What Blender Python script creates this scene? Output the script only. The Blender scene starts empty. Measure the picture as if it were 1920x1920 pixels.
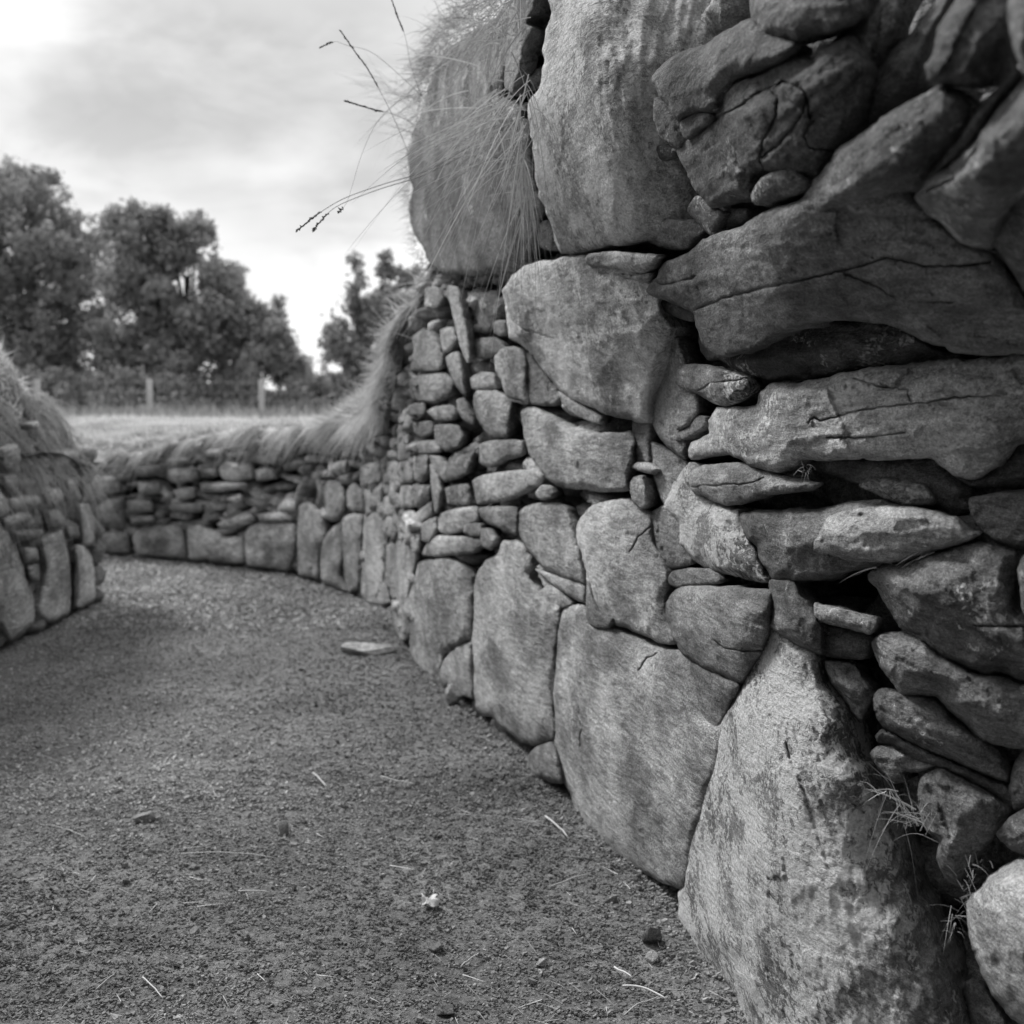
import bpy, math, random
import numpy as np
from mathutils import Vector
from mathutils.geometry import delaunay_2d_cdt

# ------------------------------------------------------------------ camera, sky, sun, exposure
S = bpy.context.scene
C = S.collection
F = 2400.0                      # focal length in photo pixels (1920 wide)
CAMH = 1.2
HOR = 740.0
TH = math.atan((960 - HOR) / F)
cam_d = bpy.data.cameras.new('camera')
cam = bpy.data.objects.new('camera', cam_d); C.objects.link(cam)
cam.location = (0, 0, CAMH)
cam.rotation_euler = (math.pi / 2 - TH, 0, 0)
cam_d.sensor_width = 24.0; cam_d.sensor_height = 24.0; cam_d.sensor_fit = 'HORIZONTAL'
cam_d.lens = 24.0 * F / 1920.0
cam_d.clip_start = 0.05; cam_d.clip_end = 2000
cam_d.dof.use_dof = True
cam_d.dof.focus_distance = 2.36
cam_d.dof.aperture_fstop = 3.1
S.camera = cam

SUN_EL, SUN_AZ = math.radians(46), math.radians(-50)     # azimuth from +Y towards +X: light from ahead on the left
W = bpy.data.worlds.new('World'); S.world = W; W.use_nodes = True
nt = W.node_tree; nt.nodes.clear()
def N(tree, t, **kw):
    n = tree.nodes.new(t)
    for k, v in kw.items():
        if k in n.inputs: n.inputs[k].default_value = v
        else: setattr(n, k, v)
    return n
def L(tree, a, b): tree.links.new(a, b)
def math_(tree, op, a, b=None, clamp=False):
    n = tree.nodes.new('ShaderNodeMath'); n.operation = op; n.use_clamp = clamp
    for i, v in enumerate((a, b)):
        if v is None: continue
        if isinstance(v, (int, float)): n.inputs[i].default_value = v
        else: tree.links.new(v, n.inputs[i])
    return n.outputs[0]
def maprange(tree, v, a, b, c, d, smooth=True):
    n = tree.nodes.new('ShaderNodeMapRange'); n.interpolation_type = 'SMOOTHSTEP' if smooth else 'LINEAR'
    tree.links.new(v, n.inputs[0])
    for i, x in enumerate((a, b, c, d)):
        if isinstance(x, (int, float)): n.inputs[i + 1].default_value = x
        else: tree.links.new(x, n.inputs[i + 1])
    return n.outputs[0]
tc = N(nt, 'ShaderNodeTexCoord')
warp = N(nt, 'ShaderNodeTexNoise', Scale=3.5, Detail=4.0, Roughness=0.55)
L(nt, tc.outputs['Generated'], warp.inputs['Vector'])
wsub = N(nt, 'ShaderNodeVectorMath', operation='SUBTRACT'); wsub.inputs[1].default_value = (.5, .5, .5)
L(nt, warp.outputs['Color'], wsub.inputs[0])
wsc = N(nt, 'ShaderNodeVectorMath', operation='SCALE'); wsc.inputs['Scale'].default_value = 0.22
L(nt, wsub.outputs[0], wsc.inputs[0])
wadd = N(nt, 'ShaderNodeVectorMath', operation='ADD')
L(nt, tc.outputs['Generated'], wadd.inputs[0]); L(nt, wsc.outputs[0], wadd.inputs[1])
def pxdir(x, y):
    d = np.array([x - 960, F * math.cos(TH) + (960 - y) * math.sin(TH), -F * math.sin(TH) + (960 - y) * math.cos(TH)])
    return d / np.linalg.norm(d)
def blob(x, y, rin, rout, sx=1.0):
    """1 inside a soft cloud centred on a direction of the sky, 0 outside"""
    d = pxdir(x, y)
    s = N(nt, 'ShaderNodeVectorMath', operation='SUBTRACT'); L(nt, wadd.outputs[0], s.inputs[0]); s.inputs[1].default_value = tuple(d)
    m = N(nt, 'ShaderNodeVectorMath', operation='MULTIPLY'); L(nt, s.outputs[0], m.inputs[0]); m.inputs[1].default_value = (sx, sx, 1)
    l = N(nt, 'ShaderNodeVectorMath', operation='LENGTH'); L(nt, m.outputs[0], l.inputs[0])
    return maprange(nt, l.outputs['Value'], rin, rout, 1.0, 0.0)
sepw = N(nt, 'ShaderNodeSeparateXYZ'); L(nt, tc.outputs['Generated'], sepw.inputs[0])
cl = N(nt, 'ShaderNodeTexNoise', Scale=2.2, Detail=6.0, Roughness=0.55)
mp = N(nt, 'ShaderNodeMapping'); mp.inputs['Scale'].default_value = (1, 1, 2.6); mp.inputs['Location'].default_value = (3.1, 1.7, 0.4)
L(nt, tc.outputs['Generated'], mp.inputs[0]); L(nt, mp.outputs[0], cl.inputs['Vector'])
lum = maprange(nt, cl.outputs['Fac'], 0.36, 0.58, 0.74, 0.92)
cl2 = N(nt, 'ShaderNodeTexNoise', Scale=6.5, Detail=7.0, Roughness=0.58, Distortion=0.4)
mp2 = N(nt, 'ShaderNodeMapping'); mp2.inputs['Scale'].default_value = (1, 1, 2.4); mp2.inputs['Location'].default_value = (0.3, 5.7, 1.4)
L(nt, tc.outputs['Generated'], mp2.inputs[0]); L(nt, mp2.outputs[0], cl2.inputs['Vector'])
lum = math_(nt, 'ADD', lum, maprange(nt, cl2.outputs['Fac'], 0.38, 0.62, -0.07, 0.05))
d1 = blob(430, 40, 0.02, 0.22, 0.5)
lum = math_(nt, 'SUBTRACT', lum, math_(nt, 'MULTIPLY', d1, 0.33))
d2 = blob(640, 240, 0.0, 0.10, 0.6)
lum = math_(nt, 'SUBTRACT', lum, math_(nt, 'MULTIPLY', d2, 0.16))
b1 = blob(-10, 40, 0.0, 0.08, 0.9)
lum = math_(nt, 'ADD', lum, math_(nt, 'MULTIPLY', b1, 0.26))
lum = math_(nt, 'MINIMUM', lum, 1.0)
# unseen sky behind the camera, dimmed so faces turned towards it darken
back = maprange(nt, sepw.outputs['Y'], -0.6, 0.55, 0.34, 1.0)
up = maprange(nt, sepw.outputs['Z'], 0.3, 0.9, 1.0, 1.75)
lum = math_(nt, 'MULTIPLY', math_(nt, 'MULTIPLY', lum, back), up)
sky = N(nt, 'ShaderNodeTexSky'); sky.sky_type = 'NISHITA'; sky.sun_disc = False
sky.sun_elevation = SUN_EL; sky.sun_rotation = SUN_AZ
bw = N(nt, 'ShaderNodeRGBToBW'); L(nt, sky.outputs[0], bw.inputs[0])
lum = math_(nt, 'ADD', math_(nt, 'MULTIPLY', lum, 7.7), math_(nt, 'MULTIPLY', bw.outputs[0], 0.10))
bg = N(nt, 'ShaderNodeBackground', Strength=0.1); L(nt, lum, bg.inputs['Color'])
wo = N(nt, 'ShaderNodeOutputWorld'); L(nt, bg.outputs[0], wo.inputs[0])

sd = bpy.data.lights.new('sun', 'SUN'); sd.energy = 2.4; sd.angle = math.radians(13); sd.color = (1, 1, 1)
sun = bpy.data.objects.new('sun', sd); C.objects.link(sun)
sv = Vector((math.sin(SUN_AZ) * math.cos(SUN_EL), math.cos(SUN_AZ) * math.cos(SUN_EL), math.sin(SUN_EL)))
sun.rotation_euler = sv.to_track_quat('Z', 'Y').to_euler()
S.view_settings.view_transform = 'Standard'; S.view_settings.look = 'None'
S.view_settings.exposure = 0.72; S.view_settings.gamma = 1.0
S.cycles.use_denoising = True; S.cycles.denoising_prefilter = 'ACCURATE'
S.cycles.max_bounces = 5; S.cycles.diffuse_bounces = 3; S.cycles.transparent_max_bounces = 4

rng = np.random.default_rng(7)
random.seed(7)

# ------------------------------------------------------------------ numeric helpers
def _h(ix, iy, iz, seed):
    n = (ix * 374761393 + iy * 668265263 + iz * 2147483647 + seed * 1274126177) & 0xFFFFFFFF
    n = ((n ^ (n >> 13)) * 1274126177) & 0xFFFFFFFF
    n = ((n ^ (n >> 15)) * 2246822519) & 0xFFFFFFFF
    return ((n ^ (n >> 16)) & 0xFFFFFF) / float(0xFFFFFF)
def vnoise(P, seed=0):
    P = np.asarray(P, float); i = np.floor(P).astype(np.int64); f = P - i
    f = f * f * f * (f * (f * 6 - 15) + 10)
    r = 0
    for dx in (0, 1):
        for dy in (0, 1):
            for dz in (0, 1):
                w = (f[:, 0] if dx else 1 - f[:, 0]) * (f[:, 1] if dy else 1 - f[:, 1]) * (f[:, 2] if dz else 1 - f[:, 2])
                r = r + w * _h(i[:, 0] + dx, i[:, 1] + dy, i[:, 2] + dz, seed)
    return r * 2 - 1
def fbm(P, oct=4, seed=0, gain=0.5, ridged=False):
    a, s, t = 1.0, 0, 0; P = np.asarray(P, float).copy()
    for k in range(oct):
        v = vnoise(P, seed + k * 17)
        if ridged: v = 1 - 2 * np.abs(v)
        s = s + a * v; t += a; a *= gain; P = P * 2.03 + 5.1
    return s / t
def smooth(x, a, b):
    t = np.clip((x - a) / (b - a), 0, 1); return t * t * (3 - 2 * t)

# pixel (1920 frame) -> (a, e): direction (a, 1, e) from the lens
def ae(px, py):
    px = np.asarray(px, float); py = np.asarray(py, float)
    dy = F * math.cos(TH) + (960 - py) * math.sin(TH)
    return (px - 960) / dy, (-F * math.sin(TH) + (960 - py) * math.cos(TH)) / dy
def at(px, py, Y):
    a, e = ae(px, py); return np.stack([a * Y, np.ones_like(a) * Y, CAMH + e * Y], -1)
def on_ground(px, py):
    a, e = ae(px, py); Y = -CAMH / e; return float(a * Y), float(Y)

# ------------------------------------------------------------------ wall line, from the foot of the wall on the floor
foot = [(1480, 2060), (1385, 1900), (1275, 1690), (1150, 1590), (1040, 1470), (960, 1395), (880, 1325), (765, 1225), (725, 1140), (650, 1108), (555, 1078), (450, 1062), (330, 1048), (200, 1041)]
cx, cy = [], []
for p in foot:
    X, Y = on_ground(*p); cx.append(X); cy.append(Y)
near = [(1.55, .25), (1.35, .8), (1.13, 1.3), (.86, 1.78)]
far = [(-4.6, 10.6), (-6.5, 10.9), (-9.0, 10.8)]
WX = np.array([p[0] for p in near] + cx + [p[0] for p in far])
WY = np.array([p[1] for p in near] + cy + [p[1] for p in far])
# smooth the line
t0 = np.r_[0, np.cumsum(np.hypot(np.diff(WX), np.diff(WY)))]
tt = np.linspace(0, t0[-1], 600)
WX = np.interp(tt, t0, WX); WY = np.interp(tt, t0, WY)
k = np.exp(-0.5 * (np.arange(-30, 31) / 9.0) ** 2); k /= k.sum()
WX = np.convolve(np.pad(WX, 30, 'reflect', reflect_type='odd'), k, 'valid'); WY = np.convolve(np.pad(WY, 30, 'reflect', reflect_type='odd'), k, 'valid')
WS = np.r_[0, np.cumsum(np.hypot(np.diff(WX), np.diff(WY)))]
WA = WX / WY
TXd = np.gradient(WX, WS); TYd = np.gradient(WY, WS)     # along the wall, away from the camera
order = np.argsort(WA)
def wallY(a): return np.interp(a, WA[order], WY[order])
def wallS(a): return np.interp(a, WA[order], WS[order])
def inward(a):                                            # unit vector into the bank
    tx = np.interp(a, WA[order], TXd[order]); ty = np.interp(a, WA[order], TYd[order])
    n = np.hypot(tx, ty); return ty / n, -tx / n
def lean(a, e):
    """the upper courses step out over the floor"""
    k = 0.26 * smooth(a, -0.09, 0.02)
    return 1 - k * smooth(e, -0.02, 0.26)
def wallP(a, e, relief=0.0):
    Y = wallY(a) * lean(a, e) - relief
    return np.stack([a * Y, Y, CAMH + e * Y], -1)
topx = [-400, 100, 165, 300, 400, 520, 620, 690, 735, 755, 785, 830, 900, 960, 1100, 1400, 2600]
topy = [890, 878, 868, 838, 812, 800, 792, 792, 765, 650, 545, 180, 60, -60, -200, -420, -1600]
silx = [-400, 100, 165, 300, 420, 520, 560, 600, 640, 680, 710, 740, 770, 790, 830, 900, 960, 1100, 1400, 2600]
sily = [830, 815, 805, 795, 785, 782, 775, 752, 722, 682, 640, 585, 535, 500, 170, 40, -90, -260, -520, -1800]
def silE(a): return (HOR - np.interp(960 + a * F, silx, sily)) / F
def topE(a):
    # top of the wall as elevation, capped at 2.2 m or so
    px = 960 + a * F * 1.0
    e = (HOR - np.interp(px, topx, topy)) / F
    Y = wallY(a); return np.minimum(e, (2.35 - CAMH) / (Y * 0.74))

# ------------------------------------------------------------------ objects
def link(o, parent=None):
    C.objects.link(o)
    if parent is not None: o.parent = parent
    return o
def tag(o, label=None, cat=None, group=None, kind=None):
    if label: o['label'] = label
    if cat: o['category'] = cat
    if group: o['group'] = group
    if kind: o['kind'] = kind
    return o
def mesh_obj(name, verts, faces, mat, parent=None, attrs=None, smooth_=True):
    verts = np.asarray(verts, float)
    off = np.zeros(3)
    if parent is not None: off = np.array(parent.location)
    me = bpy.data.meshes.new(name)
    if isinstance(faces, tuple):                          # (flat loop indices, loop totals)
        li, lt = faces
    else:
        li = np.fromiter((i for f in faces for i in f), dtype=np.int32); lt = np.fromiter((len(f) for f in faces), dtype=np.int32)
    me.vertices.add(len(verts)); me.vertices.foreach_set('co', (verts - off).astype(np.float32).ravel())
    me.loops.add(len(li)); me.loops.foreach_set('vertex_index', np.asarray(li, np.int32))
    me.polygons.add(len(lt)); ls = np.r_[0, np.cumsum(lt)[:-1]].astype(np.int32)
    me.polygons.foreach_set('loop_start', ls); me.polygons.foreach_set('loop_total', np.asarray(lt, np.int32))
    me.polygons.foreach_set('use_smooth', np.full(len(lt), smooth_))
    me.update(calc_edges=True); me.validate()
    for an, av in (attrs or {}).items():
        a_ = me.attributes.new(an, 'FLOAT', 'POINT'); a_.data.foreach_set('value', np.broadcast_to(np.asarray(av, np.float32), (len(verts),)).ravel())
    me.materials.append(mat)
    return link(bpy.data.objects.new(name, me), parent)
def empty(name, loc=(0, 0, 0)):
    o = bpy.data.objects.new(name, None); o.location = loc; o.empty_display_size = .1; C.objects.link(o); return o

# ------------------------------------------------------------------ materials (the photograph is monochrome)
def base_mat(name, rough=0.9):
    m = bpy.data.materials.new(name); m.use_nodes = True; t = m.node_tree
    b = t.nodes['Principled BSDF']; b.inputs['Roughness'].default_value = rough; b.inputs['Specular IOR Level'].default_value = 0.2
    return m, t, b
def noise(t, vec, scale, detail=4, rough=0.55, dist=0.0):
    n = N(t, 'ShaderNodeTexNoise', Scale=scale, Detail=detail, Roughness=rough, Distortion=dist); L(t, vec, n.inputs['Vector']); return n.outputs['Fac']
def attr(t, name):
    n = t.nodes.new('ShaderNodeAttribute'); n.attribute_name = name; return n.outputs['Fac']
def stone_mat(name):
    m, t, b = base_mat(name, 0.88)
    co = N(t, 'ShaderNodeTexCoord').outputs['Object']
    bd_ = N(t, 'ShaderNodeMapping'); bd_.inputs['Scale'].default_value = (1, .68, 1); L(t, co, bd_.inputs[0]); co = bd_.outputs[0]
    tone, lich, grain = attr(t, 'tone'), attr(t, 'lichen'), attr(t, 'grain')
    st = N(t, 'ShaderNodeMapping'); st.inputs['Scale'].default_value = (1, 1, 3.2); st.inputs['Rotation'].default_value = (0.25, 0.15, 0); L(t, co, st.inputs[0])
    big = noise(t, co, 3.6, 6, .66); mid = noise(t, st.outputs[0], 22, 7, .7, .15)
    rg = N(t, 'ShaderNodeTexNoise', Scale=26.0, Detail=6.0, Roughness=0.7); rg.noise_type = 'RIDGED_MULTIFRACTAL'; L(t, st.outputs[0], rg.inputs['Vector']); ridge = rg.outputs['Fac']; fine = noise(t, co, 170, 4, .7); micro = noise(t, co, 430, 3, .8)
    col = math_(t, 'MULTIPLY', tone, maprange(t, big, .34, .66, .50, 1.46))
    col = math_(t, 'MULTIPLY', col, maprange(t, mid, .3, .7, .62, 1.38))
    col = math_(t, 'MULTIPLY', col, maprange(t, fine, .32, .68, .70, 1.30))
    col = math_(t, 'MULTIPLY', col, maprange(t, micro, .34, .66, .66, 1.34))
    # crusty pale lichen with its own ragged outline
    la = noise(t, co, 7.5, 6, .68, .4); lb = noise(t, co, 75, 5, .75, .8)
    thr = math_(t, 'SUBTRACT', 0.61, math_(t, 'MULTIPLY', lich, 0.135))
    lm = math_(t, 'ADD', math_(t, 'MULTIPLY', la, .58), math_(t, 'MULTIPLY', lb, .42))
    lm = maprange(t, math_(t, 'SUBTRACT', lm, thr), -.012, .02, 0, 1)
    lm = math_(t, 'MULTIPLY', lm, maprange(t, lich, 0.0, 0.15, 0, 1))
    lc = maprange(t, fine, .3, .7, .46, .80)
    # dark specks of dead lichen and pits
    dk = noise(t, co, 48, 5, .8, .5); dm = maprange(t, dk, .60, .70, 0, 1)
    mx = N(t, 'ShaderNodeMix'); mx.data_type = 'FLOAT'; L(t, math_(t, 'MULTIPLY', lm, .85), mx.inputs[0]); L(t, col, mx.inputs[2]); L(t, lc, mx.inputs[3])
    m2 = N(t, 'ShaderNodeMix'); m2.data_type = 'FLOAT'; L(t, math_(t, 'MULTIPLY', dm, .55), m2.inputs[0]); L(t, mx.outputs[0], m2.inputs[2]); L(t, math_(t, 'MULTIPLY', tone, .38), m2.inputs[3])
    L(t, m2.outputs[0], b.inputs['Base Color'])
    h = math_(t, 'ADD', math_(t, 'MULTIPLY', mid, .013), math_(t, 'MULTIPLY', fine, .0075))
    h = math_(t, 'ADD', h, math_(t, 'MULTIPLY', micro, .003))
    h = math_(t, 'SUBTRACT', h, math_(t, 'MULTIPLY', ridge, .0050))
    h = math_(t, 'ADD', h, math_(t, 'MULTIPLY', lm, .0012))
    h = math_(t, 'SUBTRACT', h, math_(t, 'MULTIPLY', dm, .002))
    h = math_(t, 'MULTIPLY', h, grain)
    bp = N(t, 'ShaderNodeBump', Strength=1.0, Distance=1.0); L(t, h, bp.inputs['Height']); L(t, bp.outputs[0], b.inputs['Normal'])
    return m
M_stone = stone_mat('stone')
def soil_mat(name, v, amp=.01, lo=.5, hi=1.5, use_tone=False):
    m, t, b = base_mat(name, 1.0)
    co = N(t, 'ShaderNodeTexCoord').outputs['Object']
    a1 = noise(t, co, 2.2, 5, .6); a2 = noise(t, co, 60, 6, .75); a3 = noise(t, co, 260, 3, .7)
    c = math_(t, 'MULTIPLY', maprange(t, a1, .3, .7, v * .7, v * 1.3), maprange(t, a2, .3, .7, lo, hi))
    c = math_(t, 'MULTIPLY', c, maprange(t, a3, .3, .7, .6, 1.4))
    if use_tone: c = math_(t, 'MULTIPLY', c, attr(t, 'tone'))
    L(t, c, b.inputs['Base Color'])
    h = math_(t, 'ADD', math_(t, 'MULTIPLY', a2, amp), math_(t, 'MULTIPLY', a3, amp * .4))
    bp = N(t, 'ShaderNodeBump', Strength=1.0, Distance=1.0); L(t, h, bp.inputs['Height']); L(t, bp.outputs[0], b.inputs['Normal'])
    return m
M_ground = soil_mat('gravelly_earth', .17)
M_earth = soil_mat('dark_earth', .05)
M_turf = soil_mat('turf', 1.0, .02, .7, 1.3, True)
def tone_mat(name, rough=.9, transl=0.0, var=None):
    m, t, b = base_mat(name, rough)
    tone = attr(t, 'tone')
    if var:
        co = N(t, 'ShaderNodeTexCoord').outputs['Object']
        tone = math_(t, 'MULTIPLY', tone, maprange(t, noise(t, co, var, 4, .6), .3, .7, .7, 1.3))
    L(t, tone, b.inputs['Base Color'])
    if transl:
        tr = N(t, 'ShaderNodeBsdfTranslucent'); L(t, tone, tr.inputs['Color'])
        mx = N(t, 'ShaderNodeMixShader'); mx.inputs[0].default_value = transl
        out = t.nodes['Material Output']; L(t, b.outputs[0], mx.inputs[1]); L(t, tr.outputs[0], mx.inputs[2]); L(t, mx.outputs[0], out.inputs['Surface'])
    return m
M_chip = tone_mat('gravel_chip', .85, var=300)
M_grass = tone_mat('grass_blade', .7, .35)
M_leaf = tone_mat('leaf', .6, .3)
M_bark = tone_mat('bark', .95, var=30)
M_wood = tone_mat('weathered_wood', .85, var=40)
M_wire = tone_mat('wire', .5)
M_straw = tone_mat('straw', .6, .1)

# ------------------------------------------------------------------ ground
def gh(x, y):
    P = np.stack([np.asarray(x, float), np.asarray(y, float), np.zeros_like(np.asarray(x, float))], -1).reshape(-1, 3)
    return (0.022 * fbm(P * 1.3, 3, 3) + 0.010 * fbm(P * 7, 3, 9) + .006 * fbm(P * 26, 2, 19) - .004).reshape(np.shape(x))
def grid_faces(nu, nv):
    i, j = np.meshgrid(np.arange(nu - 1), np.arange(nv - 1), indexing='ij')
    a = i * nv + j; q = np.stack([a, a + nv, a + nv + 1, a + 1], -1).reshape(-1, 4)
    return q.ravel(), np.full(len(q), 4)
gx = np.r_[-900, -300, -100, -40, -20, -12, np.linspace(-9, 3, 300), 6, 15, 40, 100, 300, 900]
gy = np.r_[-900, -100, -20, -5, np.linspace(-1, 14, 380), 20, 40, 100, 300, 900]
GX, GY = np.meshgrid(gx, gy, indexing='ij')
GZ = gh(GX, GY) * ((np.abs(GX) < 9.5) & (GY < 15) & (GY > -2))
ground = mesh_obj('ground', np.stack([GX, GY, GZ], -1).reshape(-1, 3), grid_faces(len(gx), len(gy)), M_ground)
tag(ground, kind='structure')

# ------------------------------------------------------------------ stones
def poly_dist(P, poly, closed=True):
    A = poly; B = np.roll(poly, -1, 0) if closed else poly[1:]
    if not closed: A = poly[:-1]
    best = np.full(len(P), 1e9)
    for a, b in zip(A, B):
        d = b - a; l = max(d @ d, 1e-12)
        t = np.clip(((P - a) @ d) / l, 0, 1)
        q = P - (a + t[:, None] * d)
        best = np.minimum(best, q[:, 0] ** 2 + q[:, 1] ** 2)
    return np.sqrt(best)
def inside(P, poly):
    c = np.zeros(len(P), bool); A = poly; B = np.roll(poly, -1, 0)
    for a, b in zip(A, B):
        if a[1] == b[1]: continue
        cond = (a[1] > P[:, 1]) != (b[1] > P[:, 1])
        xi = (b[0] - a[0]) * (P[:, 1] - a[1]) / (b[1] - a[1]) + a[0]
        c ^= cond & (P[:, 0] < xi)
    return c
def catmull(poly, step, soft=.5):
    n = len(poly); out = []
    for i in range(n):
        p0, p1, p2, p3 = poly[i - 1], poly[i], poly[(i + 1) % n], poly[(i + 2) % n]
        m = max(1, int(round(np.linalg.norm(p2 - p1) / step)))
        t = (np.arange(m) / m)[:, None]
        c = .5 * (2 * p1 + (p2 - p0) * t + (2 * p0 - 5 * p1 + 4 * p2 - p3) * t ** 2 + (3 * p1 - p0 - 3 * p2 + p3) * t ** 3)
        l = p1 + (p2 - p1) * t
        out.append(c * soft + l * (1 - soft))
    return np.concatenate(out)
def chipped(x, y, seed):
    """flat tilted flakes with small steps between them"""
    ix, iy = np.floor(x).astype(np.int64), np.floor(y).astype(np.int64)
    bd = np.full(len(x), 9.); out = np.zeros(len(x))
    for dx in (-1, 0, 1):
        for dy in (-1, 0, 1):
            cx_, cy_ = ix + dx, iy + dy; z_ = np.zeros_like(cx_)
            sx = cx_ + .15 + .7 * _h(cx_, cy_, z_, seed); sy = cy_ + .15 + .7 * _h(cx_, cy_, z_ + 1, seed)
            d = np.hypot(x - sx, y - sy)
            v = (_h(cx_, cy_, z_ + 2, seed) - .5) + (x - sx) * (_h(cx_, cy_, z_ + 3, seed) - .5) * 1.6 + (y - sy) * (_h(cx_, cy_, z_ + 4, seed) - .5) * 1.6
            m = d < bd; out = np.where(m, v, out); bd = np.minimum(bd, d)
    return out
sid = [0]
def stone_geo(poly, step, mapf, inwf, pxm, prot=0., bulge=None, rf=.5, rough=1.0, facet=.8, strata=.5, cracks=(), tilt=0., side=0., ctrl=None, ridge=None, thick=None, ang=None, edge_noise=1.0, power=2.3):
    """poly: outline in a flat parameter space; mapf(P, relief) -> 3-D; pxm: metres per unit there.
    Returns verts, flat loops, loop totals"""
    sid[0] += 1; seed = sid[0]
    r = np.random.default_rng(seed * 13 + 5)
    poly = np.asarray(poly, float)
    ol = catmull(poly, step * .8)
    # ragged outline
    cen = ol.mean(0); size = np.sqrt(((ol - cen) ** 2).sum(1)).mean()
    q = np.c_[ol / size * 4, np.zeros(len(ol))]
    jit = np.stack([fbm(q + 3, 3, seed), fbm(q + 40, 3, seed + 99)], -1)
    jit2 = np.stack([fbm(q * 4 + 3, 2, seed + 5), fbm(q * 4 + 40, 2, seed + 98)], -1)
    ol = ol + (jit * .035 + jit2 * .011) * size * edge_noise
    cen = ol.mean(0); ol = cen + (ol - cen) * (1 - min(.03, 2.2 / max(size, 1)) if size > 5 else .985)
    mn, mx = ol.min(0), ol.max(0)
    gx_, gy_ = np.meshgrid(np.arange(mn[0], mx[0], step), np.arange(mn[1], mx[1], step))
    g = np.stack([gx_.ravel(), gy_.ravel()], -1); g[:, 0] += (np.arange(gx_.shape[0])[:, None] % 2 * step * .5 + np.zeros_like(gx_)).ravel()
    g += r.uniform(-.18, .18, g.shape) * step
    g = g[inside(g, ol)]
    if len(g): g = g[poly_dist(g, ol) > step * .45]
    crk = [catmull_open(np.asarray(c_, float), step * .7, seed + i, size) for i, c_ in enumerate(cracks)]
    if crk and len(g):
        ex = []
        cw = .0013 / pxm
        for c_ in crk:
            d = np.gradient(c_, axis=0); nn = np.stack([-d[:, 1], d[:, 0]], -1) / (np.linalg.norm(d, axis=1)[:, None] + 1e-9)
            for o_ in (-1.8, -.8, 0, .8, 1.8): ex.append(c_ + nn * o_ * cw)
            g = g[poly_dist(g, c_, False) > cw * 3]
        ex = np.concatenate(ex); ex = ex[inside(ex, ol)]; ex = ex[poly_dist(ex, ol) > step * .4]
        g = np.concatenate([g, ex])
    allp = np.concatenate([ol, g]); n0 = len(ol)
    res = delaunay_2d_cdt([Vector(p) for p in allp], [], [list(range(n0))], 1, 1e-6)
    P = np.array([tuple(v) for v in res[0]]); faces = res[2]
    d = poly_dist(P, ol); inr = max(d.max(), 1e-6); inm = inr * pxm
    if bulge is None: bulge = min(.75 * inm, .13)
    t = np.clip(d / (inr * rf), 0, 1)
    prof = (1 - (1 - t) ** power) ** (1 / power)
    # broken sides: a plane of its own slope up from every edge, meeting in sharp arrises
    chm = np.full(len(P), 9.0); wj = P + size * .05 * np.stack([fbm(np.c_[P / size * 3, np.zeros(len(P))], 2, seed + 3), fbm(np.c_[P / size * 3, np.ones(len(P))], 2, seed + 4)], -1)
    for a_, b_ in zip(poly, np.roll(poly, -1, 0)):
        dv = b_ - a_; l_ = max(dv @ dv, 1e-9); tq = np.clip(((wj - a_) @ dv) / l_, 0, 1); q_ = wj - (a_ + tq[:, None] * dv)
        chm = np.minimum(chm, np.hypot(q_[:, 0], q_[:, 1]) / inr * r.uniform(.9, 5.0) + r.uniform(0, .22))
    chm = np.minimum(chm, t * 6)
    # flat facets: the lowest of several planes touching a dome
    cov = np.cov((P - P.mean(0)).T); w_, v_ = np.linalg.eigh(cov)
    uv = (P - P.mean(0)) @ v_ / (np.sqrt(np.maximum(w_, 1e-9)) * 2.0)
    uv2 = uv + .22 * np.stack([fbm(np.c_[P / size * 1.8, np.zeros(len(P))], 3, seed + 7), fbm(np.c_[P / size * 1.8, np.ones(len(P))], 3, seed + 8)], -1)
    K = 9; th = r.uniform(0, 6.283, K); rr = np.sqrt(r.uniform(0.02, 1.0, K)); pk = np.stack([np.cos(th) * rr, np.sin(th) * rr], -1)
    pl = (1 + (pk ** 2).sum(1))[None, :] - 2 * uv2 @ pk.T + r.uniform(-.12, .12, K)[None, :]
    fac = np.clip(pl.min(1), -1.5, 1.2)
    hard = np.minimum(chm, .38 + .62 * fac)
    rel = -.42 * bulge + 1.3 * bulge * ((1 - facet) * prof * (.7 + .3 * fac) + facet * hard)
    W3 = mapf(P, np.zeros(len(P)))
    noi = fbm(W3 / (inm * 2.2), 3, seed) * .14 * inm
    noi += fbm(W3 * 14, 4, seed + 31, .55) * .010
    # bedding planes along the long axis
    ax = v_[:, 1] if ang is None else np.array([math.cos(ang), math.sin(ang)])
    nx = np.array([-ax[1], ax[0]])
    lay = (P @ nx) * pxm; al = (P @ ax) * pxm
    sn = fbm(np.c_[lay * 75 + fbm(W3 * 6, 2, seed) * 1.2, al * 4, np.full(len(P), seed)], 3, seed + 50, .6)
    noi += strata * .0045 * (np.sign(sn) * np.abs(sn) ** .6)
    wx = al + .012 * fbm(W3 * 20, 2, seed + 4); wy = lay + .008 * fbm(W3 * 20, 2, seed + 5)
    noi += .9 * chipped(wx / (.10 + min(inm, .1) * .5), wy / (.035 + min(inm, .1) * .25), seed + 60) * (.007 + .05 * min(inm, .08))
    noi += chipped(wx / .045, wy / .016, seed + 61) * .0042
    br = fbm(W3 * 30, 3, seed + 77, .6, ridged=True); noi += .003 * br
    noi = noi * rough * np.clip(d / (inr * .12), .15, 1)
    rel = rel + noi + tilt * ((P[:, 1] - P[:, 1].mean()) * pxm) + side * ((P[:, 0] - P[:, 0].mean()) * pxm)
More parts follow.
